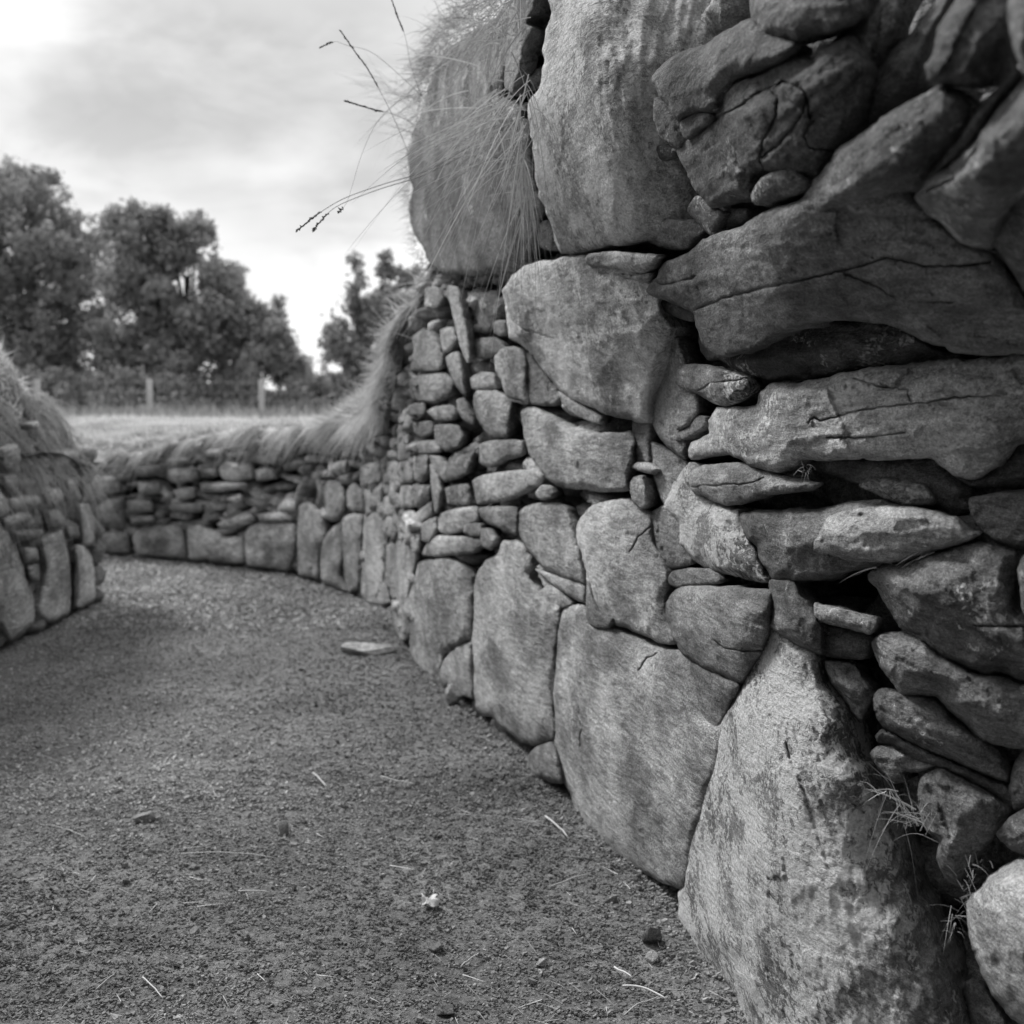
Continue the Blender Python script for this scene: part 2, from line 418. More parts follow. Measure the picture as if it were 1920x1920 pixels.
    if ctrl is not None:
        cp = np.array([(c_[0], c_[1]) for c_ in ctrl], float); cv = np.array([c_[2] for c_ in ctrl], float)
        w = 1 / (((P[:, None, :] - cp[None]) ** 2).sum(2) / size ** 2 + .015) ** 1.5
        rel = rel + (w * cv).sum(1) / w.sum(1)
    if ridge is not None:
        xr = np.interp(P[:, 1], ridge[:, 1], ridge[:, 0]); dx_ = (P[:, 0] - xr) * pxm; dx_ = dx_ + .012 * fbm(W3 * 9, 3, seed + 11)
        rel = rel - 2.1 * (np.sqrt(dx_ ** 2 + .0006) + dx_) * .5 - .35 * (np.sqrt(dx_ ** 2 + .0006) - dx_) * .5
    for c_ in crk:
        dc = poly_dist(P, c_, False) * pxm
        rel = rel - (.015 + .010 * vnoise(W3 * 18, seed + 2)) * np.exp(-(dc / .0014) ** 2) - .002 * np.exp(-(dc / .015) ** 2)
    V = mapf(P, rel + prot)
    # flanks running back into the wall
    cnt = {}
    for f in faces:
        for i in range(len(f)):
            e_ = (f[i], f[(i + 1) % len(f)])
            cnt[e_] = 1
    bnd = {a: b for (a, b) in cnt if (b, a) not in cnt}
    start = next(iter(bnd)); loop = [start]; nxt = bnd[start]
    while nxt != start and nxt in bnd and len(loop) < len(bnd) + 2:
        loop.append(nxt); nxt = bnd[nxt]
    loop = np.array(loop); n = len(loop)
    if thick is None: thick = float(np.clip(inm * 1.8, .07, .32))
    inn = inwf(P[loop])
    Vl = V[loop]; cV = Vl.mean(0)
    rings = []
    for dd, sh in ((.12, .0), (.45, .05), (1.0, .18)):
        R_ = Vl + inn * thick * dd
        cR = R_.mean(0); R_ = cR + (R_ - cR) * (1 - sh)
        rings.append(R_ + .012 * min(1, thick * 6) * np.stack([vnoise(R_ * 25, seed + i_) for i_ in range(3)], -1) * (dd > .2))
    base = len(V); verts = np.concatenate([V] + rings + [rings[-1].mean(0)[None]])
    li = [i for f in faces for i in f]; lt = [len(f) for f in faces]
    idx = [loop] + [base + k_ * n + np.arange(n) for k_ in range(3)]
    for k_ in range(3):
        a_, b_ = idx[k_], idx[k_ + 1]
        q = np.stack([np.roll(a_, -1), a_, b_, np.roll(b_, -1)], -1); li += q.ravel().tolist(); lt += [4] * n
    c_ = len(verts) - 1; q = np.stack([np.roll(idx[3], -1), idx[3], np.full(n, c_)], -1); li += q.ravel().tolist(); lt += [3] * n
    return verts, li, lt
def catmull_open(c, step, seed, size):
    out = []
    for a, b in zip(c[:-1], c[1:]):
        m = max(1, int(np.linalg.norm(b - a) / step)); t = (np.arange(m) / m)[:, None]; out.append(a + (b - a) * t)
    o = np.concatenate(out + [c[-1:]])
    o = o + np.stack([fbm(np.c_[o / 9, np.zeros(len(o))], 2, seed), fbm(np.c_[o / 9, np.ones(len(o))], 2, seed + 3)], -1) * 2.2
    return o

def map_wall(P, rel):
    a, e = ae(P[:, 0], P[:, 1]); return wallP(a, e, rel)
def inw_wall(P):
    a, e = ae(P[:, 0], P[:, 1]); ix, iy = inward(a)
    v = np.stack([a, np.ones_like(a), e], -1); v /= np.linalg.norm(v, axis=1)[:, None]
    o = np.stack([ix, iy, np.zeros_like(ix)], -1) * .5 + v * .6
    return o / np.linalg.norm(o, axis=1)[:, None]
LX = on_ground(95, 1180)[0]
def leftY(a):
    base = LX / np.minimum(a, -.2)
    return np.where(a > -.334, base, base)
def map_left(P, rel):
    a, e = ae(P[:, 0], P[:, 1]); Y = leftY(a) - rel; return np.stack([a * Y, Y, CAMH + e * Y], -1)
def inw_left(P):
    a, e = ae(P[:, 0], P[:, 1]); v = np.stack([a, np.ones_like(a), e], -1); v /= np.linalg.norm(v, axis=1)[:, None]
    o = np.stack([-np.ones_like(a), np.zeros_like(a), np.zeros_like(a)], -1) * .6 + v * .4
    return o / np.linalg.norm(o, axis=1)[:, None]

ZO = {5: (1200, 0, .375), 6: (1200, 650, .375), 7: (1200, 1200, .375), 4: (700, 0, .3125), 8: (600, 850, .36458), 9: (700, 450, .3125), 10: (150, 750, .3125), 2: (0, 550, .36458)}
def zpx(z, pts):
    ox, oy, s = ZO[z]; return np.array([(ox + p[0] * s, oy + p[1] * s) + tuple(p[2:]) for p in pts], float)

wall = empty('curved_stone_wall', (cx[2] + .3, cy[2], 0))
tag(wall, 'long curved dry stone wall with big boulders at its foot, rising high on the right', 'stone wall')
lwall = empty('stone_wall', (LX - .3, 6.5, 0))
tag(lwall, 'blurred end of the opposite dry stone wall at the left edge, under overhanging grass', 'stone wall')

plain = []
def add_stone(z, pts, name='stone', tone=.24, lich=.15, left=False, label=None, step=None, grain=1.0, **kw):
    P = zpx(z, pts)
    tone *= 1 - .42 * max(0, lich - .3)
    if 'cracks' in kw: kw['cracks'] = [zpx(z, c_) for c_ in kw['cracks']]
    if 'ridge' in kw: kw['ridge'] = zpx(z, kw['ridge'])
    if 'ctrl' in kw: kw['ctrl'] = zpx(z, kw['ctrl'])
    c = P.mean(0); a, e = ae(c[0], c[1])
    Yc = float(leftY(a)) if left else float(wallY(a) * lean(a, e))
    tone *= {5: .9, 6: 1.12, 4: 1.1, 7: 1.3, 8: 1.22, 9: 1.18, 10: 1.35, 2: 1.45}[z]
    ext = (P.max(0) - P.min(0)).max()
    if step is None: step = 3.4 if ext < 160 else 4.2
    if z in (10, 2): step = 4.0
    v, li, lt = stone_geo(P, step, map_left if left else map_wall, inw_left if left else inw_wall, Yc / F, **kw)
    if name == 'stone' and not left and not label:
        ar = .5 * abs(np.dot(np.clip(P[:, 0], 0, 1920), np.roll(np.clip(P[:, 1], 0, 1920), -1)) - np.dot(np.clip(P[:, 1], 0, 1920), np.roll(np.clip(P[:, 0], 0, 1920), -1)))
        plain.append((ar, v, li, lt, tone * rng.uniform(.86, 1.12), lich + rng.uniform(-.1, .12), grain * rng.uniform(.7, 1.35))); return
    o = mesh_obj(name, v, (np.array(li), np.array(lt)), M_stone, lwall if left else wall, {'tone': tone * rng.uniform(.86, 1.12), 'lichen': lich + rng.uniform(-.1, .12), 'grain': grain * rng.uniform(.7, 1.35)})
    if label: o['label'] = label
    return o

# --- upper right corner, nearest the lens
add_stone(5, [(560,-90),(548,100),(560,170),(640,205),(760,230),(830,212),(900,185),(990,170),(1060,140),(1150,60),(1170,-90)], 'boulder', .17, .05, prot=.10, bulge=.10)
add_stone(5, [(50,400),(60,370),(100,330),(150,285),(250,245),(330,215),(420,150),(500,110),(560,90),(640,150),(790,200),(780,250),(690,320),(560,360),(480,390),(400,480),(380,560),(280,570),(215,600),(185,620),(130,540),(80,480)], tone=.19, lich=.22, prot=.15, bulge=.06, facet=.7)
add_stone(5, [(70,480),(130,520),(210,600),(240,690),(200,750),(110,700),(65,600)], tone=.15, prot=.11)
add_stone(5, [(60,735),(110,720),(180,750),(170,790),(85,812),(65,790)], tone=.17, prot=.0, bulge=.012)
add_stone(5, [(175,760),(215,700),(330,620),(360,590),(400,470),(470,410),(600,370),(700,310),(790,270),(860,290),(900,230),(980,200),(1060,180),(1130,330),(1100,520),(960,720),(900,860),(840,900),(700,870),(600,850),(560,880),(550,990),(420,1020),(360,1050),(270,960),(220,850)], 'cracked_stone', .15, .08, prot=.12, bulge=.05, facet=.75, rough=1.5,
          cracks=[[(530,510),(600,460),(720,410),(800,440),(830,470),(820,560),(780,620),(700,720),(610,790)], [(650,450),(690,490),(680,580),(620,700),(600,790),(620,850)], [(830,480),(850,590)], [(860,610),(820,680),(850,740),(960,750)], [(520,520),(440,560),(370,600)]], label='dark stone split by deep branching cracks')
add_stone(5, [(200,610),(260,568),(350,565),(340,620),(230,700),(200,650)], tone=.17, prot=.15)
add_stone(5, [(550,970),(600,890),(680,850),(780,850),(850,910),(840,940),(760,980),(590,1030),(555,1010)], tone=.17, prot=.14)
add_stone(5, [(230,1050),(280,975),(370,1040),(410,1060),(400,1130),(350,1180),(280,1110)], tone=.15, prot=.08)
add_stone(5, [(400,1050),(540,1040),(550,1090),(440,1150),(395,1150)], tone=.2, prot=-.01, bulge=.02)
add_stone(5, [(960,200),(1060,100),(1250,-90),(1380,-90),(1310,60),(1290,170),(1230,260),(1160,400),(1120,560),(980,720),(870,760),(840,480),(900,300)], tone=.19, lich=.1, prot=.02, bulge=.04)
add_stone(5, [(1180,300),(1340,180),(1400,90),(1560,-90),(1640,-90),(1480,140),(1430,340),(1460,440),(1300,520),(1150,640),(1090,560)], tone=.14, prot=.0, bulge=.05)
add_stone(5, [(790,1080),(800,1010),(850,910),(930,820),(1000,730),(1140,640),(1220,570),(1350,500),(1450,440),(1520,425),(1600,440),(1690,500),(1680,600),(1600,740),(1480,860),(1400,950),(1250,1020),(1130,1070),(1040,1110),(900,1160),(850,1160),(800,1130)], 'finger_stone', .20, .08, prot=.17, bulge=.10, rf=.95, facet=.3, label='long rounded stone pointing down out of the wall', power=1.7, tilt=-.35)
add_stone(5, [(1425,385),(1420,340),(1450,290),(1480,140),(1560,20),(1600,-90),(1880,-90),(1860,150),(1840,270),(1760,430),(1640,445),(1560,430),(1440,415)], tone=.22, lich=.1, prot=.20, bulge=.08, side=-.5, facet=.7)
add_stone(5, [(1385,940),(1560,720),(1700,530),(1880,330),(1910,380),(1760,580),(1650,730),(1470,900)], tone=.22, prot=.21, bulge=.03)
add_stone(5, [(1365,980),(1400,920),(1450,880),(1560,800),(1660,690),(1760,560),(1920,380),(2160,200),(2160,900),(1960,960),(1860,1040),(1790,1160),(1740,1245),(1660,1250),(1590,1210),(1500,1120),(1420,1060)], 'boulder', .24, .3, prot=.24, bulge=.12, rf=.8, facet=.55,
          cracks=[[(1440,950),(1500,925),(1560,900),(1640,800),(1700,720)]])
add_stone(5, [(1870,-90),(1830,0),(1850,200),(1920,380),(2160,300),(2160,-90)], tone=.22, lich=.25, prot=.3, bulge=.08)
add_stone(5, [(1745,1200),(1800,1040),(1870,960),(1960,930),(2160,880),(2160,1560),(1930,1500),(1850,1370),(1790,1280)], tone=.2, prot=.16, bulge=.08)
add_stone(5, [(18,1450),(40,1410),(70,1390),(90,1330),(130,1300),(240,1270),(290,1210),(350,1180),(520,1110),(640,1040),(800,980),(1000,940),(1300,920),(1420,1000),(1500,1110),(1600,1190),(1740,1230),(1800,1270),(1870,1370),(1950,1490),(2160,1560),(2160,1770),(1920,1770),(1600,1780),(1500,1740),(1380,1680),(1280,1630),(1100,1612),(900,1612),(760,1660),(600,1730),(450,1780),(390,1780),(330,1740),(290,1680),(255,1620),(240,1580),(180,1545),(100,1500),(40,1480)], 'long_slab', .20, .12, prot=.15, bulge=.075, rf=.38, power=3, facet=.55, step=4.0, rough=1.1,
          cracks=[[(230,1572),(400,1500),(420,1490),(620,1440),(860,1390),(1000,1355),(1100,1330),(1220,1290),(1300,1300),(1420,1330),(1600,1330),(1750,1310)], [(1030,1370),(1200,1440),(1290,1500),(1400,1510),(1560,1510)], [(60,1410),(130,1420),(200,1410),(270,1385)]], label='longest dark slab, a crack running along it')
add_stone(5, [(20,1465),(100,1495),(210,1530),(300,1570),(260,1610),(190,1592),(80,1535)], tone=.14, prot=.05)
add_stone(5, [(285,1650),(390,1740),(600,1720),(760,1650),(1000,1600),(1280,1620),(1500,1740),(1640,1790),(1100,1850),(900,1880),(750,1905),(600,1895),(500,1880),(400,1800),(330,1800),(290,1750)], tone=.15, prot=.0, bulge=.06)
# --- middle right
add_stone(6, [(55,320),(60,250),(100,160),(120,60),(140,-60),(200,-60),(260,100),(300,260),(240,350),(240,420),(235,480),(225,570),(150,520),(80,440),(55,380)], tone=.26, lich=.3, prot=-.02, bulge=.05)
add_stone(6, [(170,120),(220,85),(330,85),(370,100),(450,115),(540,150),(565,200),(540,250),(440,300),(360,285),(290,240),(200,205),(165,170)], tone=.25, lich=.55, prot=.07, bulge=.04, rough=1.5, cracks=[[(285,225),(360,185),(530,160)]])
add_stone(6, [(170,350),(210,280),(250,225),(285,240),(288,330),(240,395),(180,420)], tone=.26, prot=.04)
add_stone(6, [(240,400),(280,340),(335,350),(335,400),(250,455),(175,475),(180,430)], tone=.19, prot=.02)
add_stone(6, [(240,530),(250,480),(330,430),(320,360),(370,310),(560,300),(575,250),(600,220),(680,180),(860,165),(1000,135),(1080,125),(1400,75),(1700,50),(2160,10),(2160,430),(1920,480),(1830,550),(1740,640),(1660,670),(1580,640),(1480,575),(1400,560),(1250,568),(1000,570),(880,570),(790,565),(760,592),(680,628),(600,612),(480,578),(440,558),(320,558),(260,570)], 'long_slab', .31, .5, prot=.06, bulge=.07, rf=.35, power=3, facet=.5, rough=1.25, step=4.0, tilt=.12,
          cracks=[[(845,380),(870,350),(900,370),(980,350),(1100,320),(1220,300),(1440,280),(1560,255),(1800,245)], [(940,455),(1100,455),(1320,430)], [(1070,160),(1200,200),(1340,215),(1350,270)]], label='wide pale slab below the longest dark one')
add_stone(6, [(1440,560),(1660,660),(1830,550),(1920,470),(2160,420),(2160,740),(1920,720),(1800,715),(1640,700)], tone=.13, prot=.0, bulge=.05)
add_stone(6, [(740,590),(790,560),(1250,555),(1420,550),(1520,580),(1660,690),(1680,820),(1570,850),(1480,800),(1200,745),(1100,705),(950,645),(850,625)], tone=.16, prot=-.04, bulge=.03)
add_stone(6, [(235,660),(260,610),(310,590),(470,575),(540,590),(700,640),(900,680),(912,697),(840,722),(640,752),(500,792),(430,798),(340,762),(250,722)], tone=.21, lich=.3, prot=.06, bulge=.055, cracks=[[(260,700),(430,690),(540,685),(620,660)]])
add_stone(6, [(1085,690),(1130,655),(1200,650),(1260,655),(1350,670),(1430,680),(1480,750),(1472,792),(1400,802),(1310,792),(1220,762),(1160,732),(1100,712)], tone=.20, lich=.4, prot=.0, bulge=.03)
add_stone(6, [(-10,440),(60,470),(130,500),(240,580),(230,680),(200,760),(160,850),(100,760),(60,640),(40,520)], tone=.26, lich=.3, prot=-.05)
add_stone(6, [(115,790),(160,680),(240,570),(290,600),(300,700),(340,760),(430,800),(500,810),(520,900),(560,980),(600,1050),(640,1130),(670,1160),(650,1185),(560,1180),(450,1145),(350,1122),(270,1078),(200,1000),(188,960),(190,880),(140,830)], 'boulder', .34, .9, prot=.0, bulge=.08, rf=.8, label='boulder crusted with pale lichen on its left side')
add_stone(6, [(485,860),(500,830),(700,810),(900,800),(1060,770),(1180,765),(1500,830),(1600,880),(1300,1085),(1170,1095),(1080,1120),(980,1150),(840,1172),(740,1182),(660,1168),(620,1110),(590,1060),(570,1000),(520,960)], tone=.2, lich=.12, prot=.03, bulge=.07, rough=1.3)
add_stone(6, [(880,910),(920,855),(1000,822),(1200,790),(1300,790),(1480,820),(1580,850),(1640,900),(1705,942),(1650,972),(1530,1012),(1400,1042),(1290,1080),(1200,1085),(1040,1072),(980,1045),(900,1037),(850,1020),(850,970),(870,940)], tone=.33, lich=.3, prot=.09, bulge=.05, facet=.4, label='pale tongue shaped stone lying on the darker one')
add_stone(6, [(1640,760),(1760,728),(1900,712),(2160,700),(2160,980),(1890,1020),(1750,970),(1670,880),(1640,810)], tone=.19, lich=.3, prot=.05)
add_stone(6, [(1560,850),(1660,850),(1760,960),(1890,1000),(1880,1045),(1700,1005),(1640,935)], tone=.17, prot=.01, bulge=.02)
add_stone(6, [(1135,1140),(1200,1100),(1300,1080),(1400,1040),(1530,1010),(1700,965),(1800,990),(1890,1020),(1900,1150),(1910,1290),(2160,1400),(2160,1740),(1920,1685),(1820,1645),(1700,1645),(1600,1595),(1500,1545),(1380,1455),(1290,1400),(1240,1320),(1190,1240),(1140,1180)], 'boulder', .2, .2, prot=.08, bulge=.09, rf=.6, facet=.6, cracks=[[(1680,1395),(1800,1400),(2000,1400)],[(1290,1400),(1400,1440)]])
add_stone(6, [(1880,1110),(1930,1020),(2160,990),(2160,1400),(1915,1345),(1895,1200)], tone=.26, lich=.5, prot=.14)
add_stone(6, [(1150,1480),(1180,1430),(1290,1415),(1400,1440),(1500,1530),(1600,1580),(1700,1630),(1820,1640),(1920,1680),(2160,1730),(2160,2140),(1920,2015),(1860,2012),(1760,1997),(1690,1965),(1620,1880),(1560,1830),(1480,1755),(1350,1742),(1290,1732),(1240,1662),(1180,1562)], 'boulder', .22, .3, prot=.06, bulge=.075, rf=.6)
add_stone(6, [(118,1280),(150,1230),(210,1192),(400,1190),(560,1205),(665,1215),(670,1300),(660,1400),(640,1470),(610,1540),(570,1610),(505,1692),(420,1662),(330,1622),(260,1582),(200,1530),(150,1450),(125,1370)], 'rounded_stone', .23, .05, prot=.05, bulge=.085, rf=.9, facet=.35, rough=.7, grain=.7, cracks=[[(370,1470),(420,1510),(500,1522),(610,1522)]], label='smooth rounded stone wedged above the foot boulders')
add_stone(6, [(135,1160),(160,1120),(250,1105),(340,1110),(400,1150),(405,1185),(250,1195),(180,1208),(145,1190)], tone=.2, prot=.03)
add_stone(6, [(640,1160),(770,1160),(810,1230),(860,1290),(905,1380),(918,1400),(918,1545),(860,1530),(780,1495),(700,1445),(640,1405),(630,1380),(655,1330),(650,1280)], tone=.21, lich=.15, prot=.03, bulge=.045, facet=.8)
add_stone(6, [(862,1350),(868,1280),(900,1285),(1050,1320),(1190,1352),(1195,1400),(1150,1442),(1000,1402),(900,1380)], tone=.34, lich=.5, prot=.04, bulge=.03, facet=.7, rf=.4, label='small pale brick shaped stone in a dark hollow')
add_stone(6, [(905,1395),(1000,1405),(1160,1445),(1160,1530),(1110,1568),(930,1552),(908,1480)], tone=.14, prot=.0)
add_stone(6, [(915,1565),(1000,1568),(1080,1580),(1120,1640),(1170,1690),(1200,1750),(1150,1810),(1115,1880),(1095,1885),(1040,1800),(960,1700),(920,1620)], tone=.23, lich=.25, prot=-.02, bulge=.05)
add_stone(6, [(215,1680),(240,1600),(262,1570),(330,1600),(420,1640),(510,1680),(480,1760),(430,1850),(395,1925),(370,1942),(300,1902),(240,1832)], tone=.22, lich=.1, prot=.02, bulge=.05, facet=.35, rough=.7)
# --- lower right
add_stone(7, [(620,-20),(640,-90),(700,-60),(780,0),(900,60),(915,150),(950,230),(1010,330),(1070,480),(1150,620),(1200,760),(1220,860),(1250,960),(1300,1080),(1345,1190),(1420,1330),(1480,1480),(1560,1620),(1620,1760),(1660,1900),(1720,2250),(480,2250),(500,1950),(480,1800),(370,1650),(262,1560),(200,1400),(205,1290),(215,1180),(215,1020),(240,870),(260,740),(300,600),(350,480),(400,380),(480,260),(560,130)], 'boulder', .27, .86, prot=.03, bulge=.13, rf=.85, facet=.55, rough=.9, step=4.2, ang=1.3, label='largest foot boulder, a pointed slab mottled with pale lichen', thick=.35,
          cracks=[[(735,520),(750,590)],[(1060,820),(1120,860)]])
add_stone(7, [(1160,270),(1200,235),(1350,260),(1480,290),(1560,380),(1650,450),(1760,520),(1810,560),(1860,660),(1845,720),(1750,692),(1600,622),(1450,562),(1300,492),(1200,435),(1160,350)], tone=.21, lich=.15, prot=.02, bulge=.05, strata=1.5)
add_stone(7, [(1160,470),(1200,435),(1300,475),(1450,555),(1600,620),(1750,690),(1850,725),(1885,780),(1880,855),(1750,765),(1600,685),(1480,635),(1380,620),(1260,535),(1180,512)], tone=.19, prot=-.01, bulge=.03, strata=2)
add_stone(7, [(1145,570),(1180,530),(1260,530),(1380,600),(1485,625),(1400,662),(1320,660),(1330,710),(1260,722),(1190,652)], tone=.24, lich=.3, prot=.0)
add_stone(7, [(1380,740),(1400,680),(1470,640),(1530,640),(1600,680),(1750,760),(1880,860),(1800,960),(1740,1030),(1610,1190),(1600,1245),(1520,1205),(1480,1100),(1490,1000),(1430,950),(1390,850)], tone=.22, lich=.2, prot=.02, bulge=.06, facet=.7)
add_stone(7, [(1775,965),(1830,895),(1920,835),(2160,790),(2160,1180),(1920,1082),(1860,1055),(1800,1012)], tone=.22, prot=.06)
add_stone(7, [(1840,760),(1855,650),(1920,540),(2160,560),(2160,840),(1920,855),(1870,855)], tone=.2, prot=.03)
add_stone(7, [(1625,1320),(1650,1270),(1700,1220),(1800,1130),(1880,1090),(1920,1085),(2160,1180),(2160,2050),(1960,1970),(1860,1905),(1760,1790),(1690,1640),(1650,1500),(1630,1400)], 'boulder', .30, .25, prot=.08, bulge=.11, rf=.9, facet=.3, rough=.7, label='pale rounded boulder at the bottom right corner')
add_stone(7, [(1620,1720),(1700,1700),(1860,1900),(1980,1980),(2100,2250),(1690,2250)], tone=.15, prot=.0)
# --- foot boulders further along
add_stone(8, [(1190,1050),(1200,920),(1230,820),(1290,775),(1370,780),(1420,860),(1500,880),(1560,910),(1700,970),(1830,1010),(1920,1070),(1980,1200),(2010,1350),(2100,1380),(2080,1600),(2000,1800),(1910,2100),(1880,2260),(1700,2190),(1500,2065),(1350,1905),(1250,1705),(1200,1560),(1185,1300)], 'boulder', .29, .35, cracks=[[(1640,1110),(1680,1060),(1730,1030)],[(1330,1300),(1345,1420),(1340,1500)]], prot=.02, bulge=.11, rf=.7, facet=.35, rough=.7, label='broad smooth foot boulder in the middle of the wall')
add_stone(8, [(755,1100),(770,950),(780,700),(800,620),(850,540),(900,510),(940,450),(1010,440),(1060,480),(1090,560),(1080,620),(1130,700),(1200,750),(1250,780),(1240,900),(1225,1050),(1215,1300),(1220,1480),(1100,1512),(1040,1492),(960,1432),(880,1372),(800,1342),(770,1200)], 'boulder', .29, .3, prot=.02, bulge=.10, facet=.5, rf=.7)
add_stone(8, [(440,760),(470,650),(500,560),(560,540),(630,530),(700,540),(770,600),(800,700),(790,950),(760,980),(660,1030),(640,1100),(610,1190),(560,1162),(480,1112),(460,1040),(450,960)], 'boulder', .25, .3, prot=.02, bulge=.12, facet=.7)
add_stone(8, [(590,1185),(630,1070),(700,990),(780,970),(790,1100),(790,1200),(790,1270),(720,1245),(650,1212)], tone=.23, prot=.05)
add_stone(8, [(1010,300),(1080,260),(1200,240),(1270,280),(1310,380),(1340,500),(1360,600),(1365,680),(1250,645),(1150,595),(1070,505),(1010,400)], tone=.30, lich=.4, prot=.0, facet=.7, bulge=.05)
add_stone(8, [(1310,380),(1380,270),(1500,230),(1590,220),(1640,275),(1700,310),(1720,440),(1760,540),(1800,620),(1800,700),(1790,760),(1800,860),(1840,980),(1760,985),(1680,955),(1560,905),(1500,885),(1460,875),(1400,865),(1370,720),(1360,600),(1330,480)], 'upright_slab', .31, .42, cracks=[[(1600,500),(1640,430),(1700,380)],[(1380,620),(1400,760),(1440,850)]], prot=.02, bulge=.06, facet=.7, rf=.5, label='pale upright slab standing on the smooth boulder')
add_stone(8, [(1365,820),(1372,650),(1400,740),(1450,830),(1510,850),(1490,900),(1420,905),(1380,880)], tone=.22, prot=.05)
add_stone(8, [(1100,590),(1240,635),(1365,680),(1370,775),(1260,725),(1170,660)], tone=.26, prot=-.01, bulge=.03)
add_stone(8, [(1130,710),(1180,675),(1260,735),(1290,780),(1240,800),(1160,775)], tone=.28, prot=.01)
add_stone(8, [(1065,1560),(1100,1510),(1190,1480),(1230,1560),(1250,1700),(1150,1690),(1070,1650)], tone=.2, prot=.05, bulge=.05)
add_stone(8, [(1680,320),(1760,265),(1860,290),(1880,450),(1920,570),(1780,605),(1730,520),(1700,430)], tone=.22, prot=-.03)
# --- courses above
add_stone(9, [(880,1020),(960,995),(1080,1050),(1200,1125),(1400,1155),(1540,1145),(1580,1200),(1570,1330),(1550,1420),(1540,1505),(1400,1520),(1250,1505),(1110,1485),(1030,1432),(960,1345),(900,1200)], tone=.27, lich=.25, prot=.02, bulge=.07)
add_stone(9, [(1535,1470),(1560,1420),(1620,1410),(1645,1500),(1645,1600),(1600,1615),(1550,1565)], tone=.26, prot=.04)
add_stone(9, [(1540,1360),(1580,1333),(1650,1345),(1700,1375),(1660,1405),(1590,1385)], tone=.33, prot=.03)
add_stone(9, [(1555,1080),(1660,1090),(1660,1200),(1665,1340),(1570,1335),(1560,1200)], tone=.23, prot=-.03)
add_stone(9, [(765,300),(790,260),(830,200),(900,150),(1000,120),(1130,100),(1260,90),(1400,115),(1600,170),(1690,240),(1710,300),(1770,440),(1800,510),(1780,600),(1740,760),(1690,900),(1670,1000),(1660,1105),(1560,1088),(1400,1055),(1250,995),(1180,955),(1110,885),(1030,805),(960,705),(880,625),(820,602),(790,480)], 'boulder', .40, .55, prot=.10, bulge=.13, rf=.75, facet=.6, label='big snout shaped boulder jutting out at head height',
          cracks=[[(810,470),(900,540),(1020,570),(1080,590)]], tilt=-.15)
add_stone(9, [(1090,900),(1200,960),(1370,1060),(1370,1110),(1280,1085),(1160,1020)], tone=.22, prot=.02)
add_stone(9, [(1260,120),(1290,80),(1450,65),(1600,78),(1720,90),(1660,180),(1600,202),(1450,175),(1300,162)], tone=.3, lich=.5, prot=.16, bulge=.03)
add_stone(9, [(1290,182),(1450,190),(1560,208),(1670,195),(1650,255),(1500,232),(1360,218)], tone=.26, prot=.14, bulge=.02)
add_stone(9, [(725,700),(760,650),(830,630),(900,655),(925,720),(925,850),(932,900),(932,985),(880,972),(800,942),(770,862),(730,780)], tone=.26, lich=.3, prot=.04)
add_stone(9, [(890,700),(940,670),(1010,770),(1080,860),(1130,930),(1100,1000),(940,985),(920,850)], tone=.19, prot=.02)
add_stone(9, [(595,940),(620,900),(740,900),(810,950),(835,1000),(815,1185),(700,1185),(630,1095),(600,1010)], tone=.27, lich=.3, prot=.02, facet=.8)
add_stone(9, [(580,830),(640,790),(720,798),(745,870),(745,895),(620,902),(590,892)], tone=.27, prot=.0)
# silhouette boulders under the hanging grass
add_stone(4, [(300,580),(350,420),(440,300),(560,200),(700,120),(860,-40),(960,-90),(900,200),(820,420),(800,560),(900,690),(960,830),(700,920),(500,1000),(300,920),(215,830),(270,720)], 'boulder', .22, .4, prot=.0, bulge=.16)
add_stone(4, [(195,1240),(228,1140),(213,1050),(203,900),(250,800),(500,740),(800,750),(940,800),(965,1000),(1005,1150),(1050,1250),(1020,1340),(990,1430),(960,1510),(870,1600),(800,1650),(700,1662),(560,1662),(420,1652),(350,1602),(290,1502),(240,1400),(210,1330)], 'boulder', .20, .22, cracks=[[(520,1000),(560,960),(640,930),(760,960)],[(900,1150),(880,1300),(900,1400)]], prot=.05, bulge=.15, rf=.8, facet=.4, rough=.8, label='big dark boulder at the skyline with grass hanging over it')
add_stone(4, [(775,300),(825,160),(855,0),(870,-90),(1010,-90),(965,60),(935,130),(962,180),(905,320),(892,420),(852,520),(852,590),(790,540),(778,400)], 'upright_slab', .29, .3, prot=.08, bulge=.04)
add_stone(4, [(1090,-90),(1070,80),(1030,200),(1010,320),(1020,400),(1000,490),(940,590),(920,690),(930,780),(960,950),(980,1100),(1030,1280),(1080,1400),(1130,1510),(1270,1512),(1420,1482),(1600,1450),(1760,1470),(1950,1500),(2060,1400),(2060,-90)], 'boulder', .50, .85, prot=.16, bulge=.06, rf=.35, facet=.15, rough=.8, step=5, label='tallest boulder, pale on its left face and shaded on its right',
          ridge=[(1230,-90),(1350,350),(1410,700),(1470,1000),(1560,1400)])
add_stone(4, [(1540,1320),(1620,1285),(1750,1300),(1930,1320),(2010,1380),(1900,1500),(1760,1500),(1620,1440)], tone=.23, lich=.2, prot=.02, bulge=.06)
add_stone(4, [(988,1340),(1040,1318),(1082,1360),(1095,1440),(1065,1505),(1000,1485),(983,1420)], tone=.24, lich=.4, prot=.03)
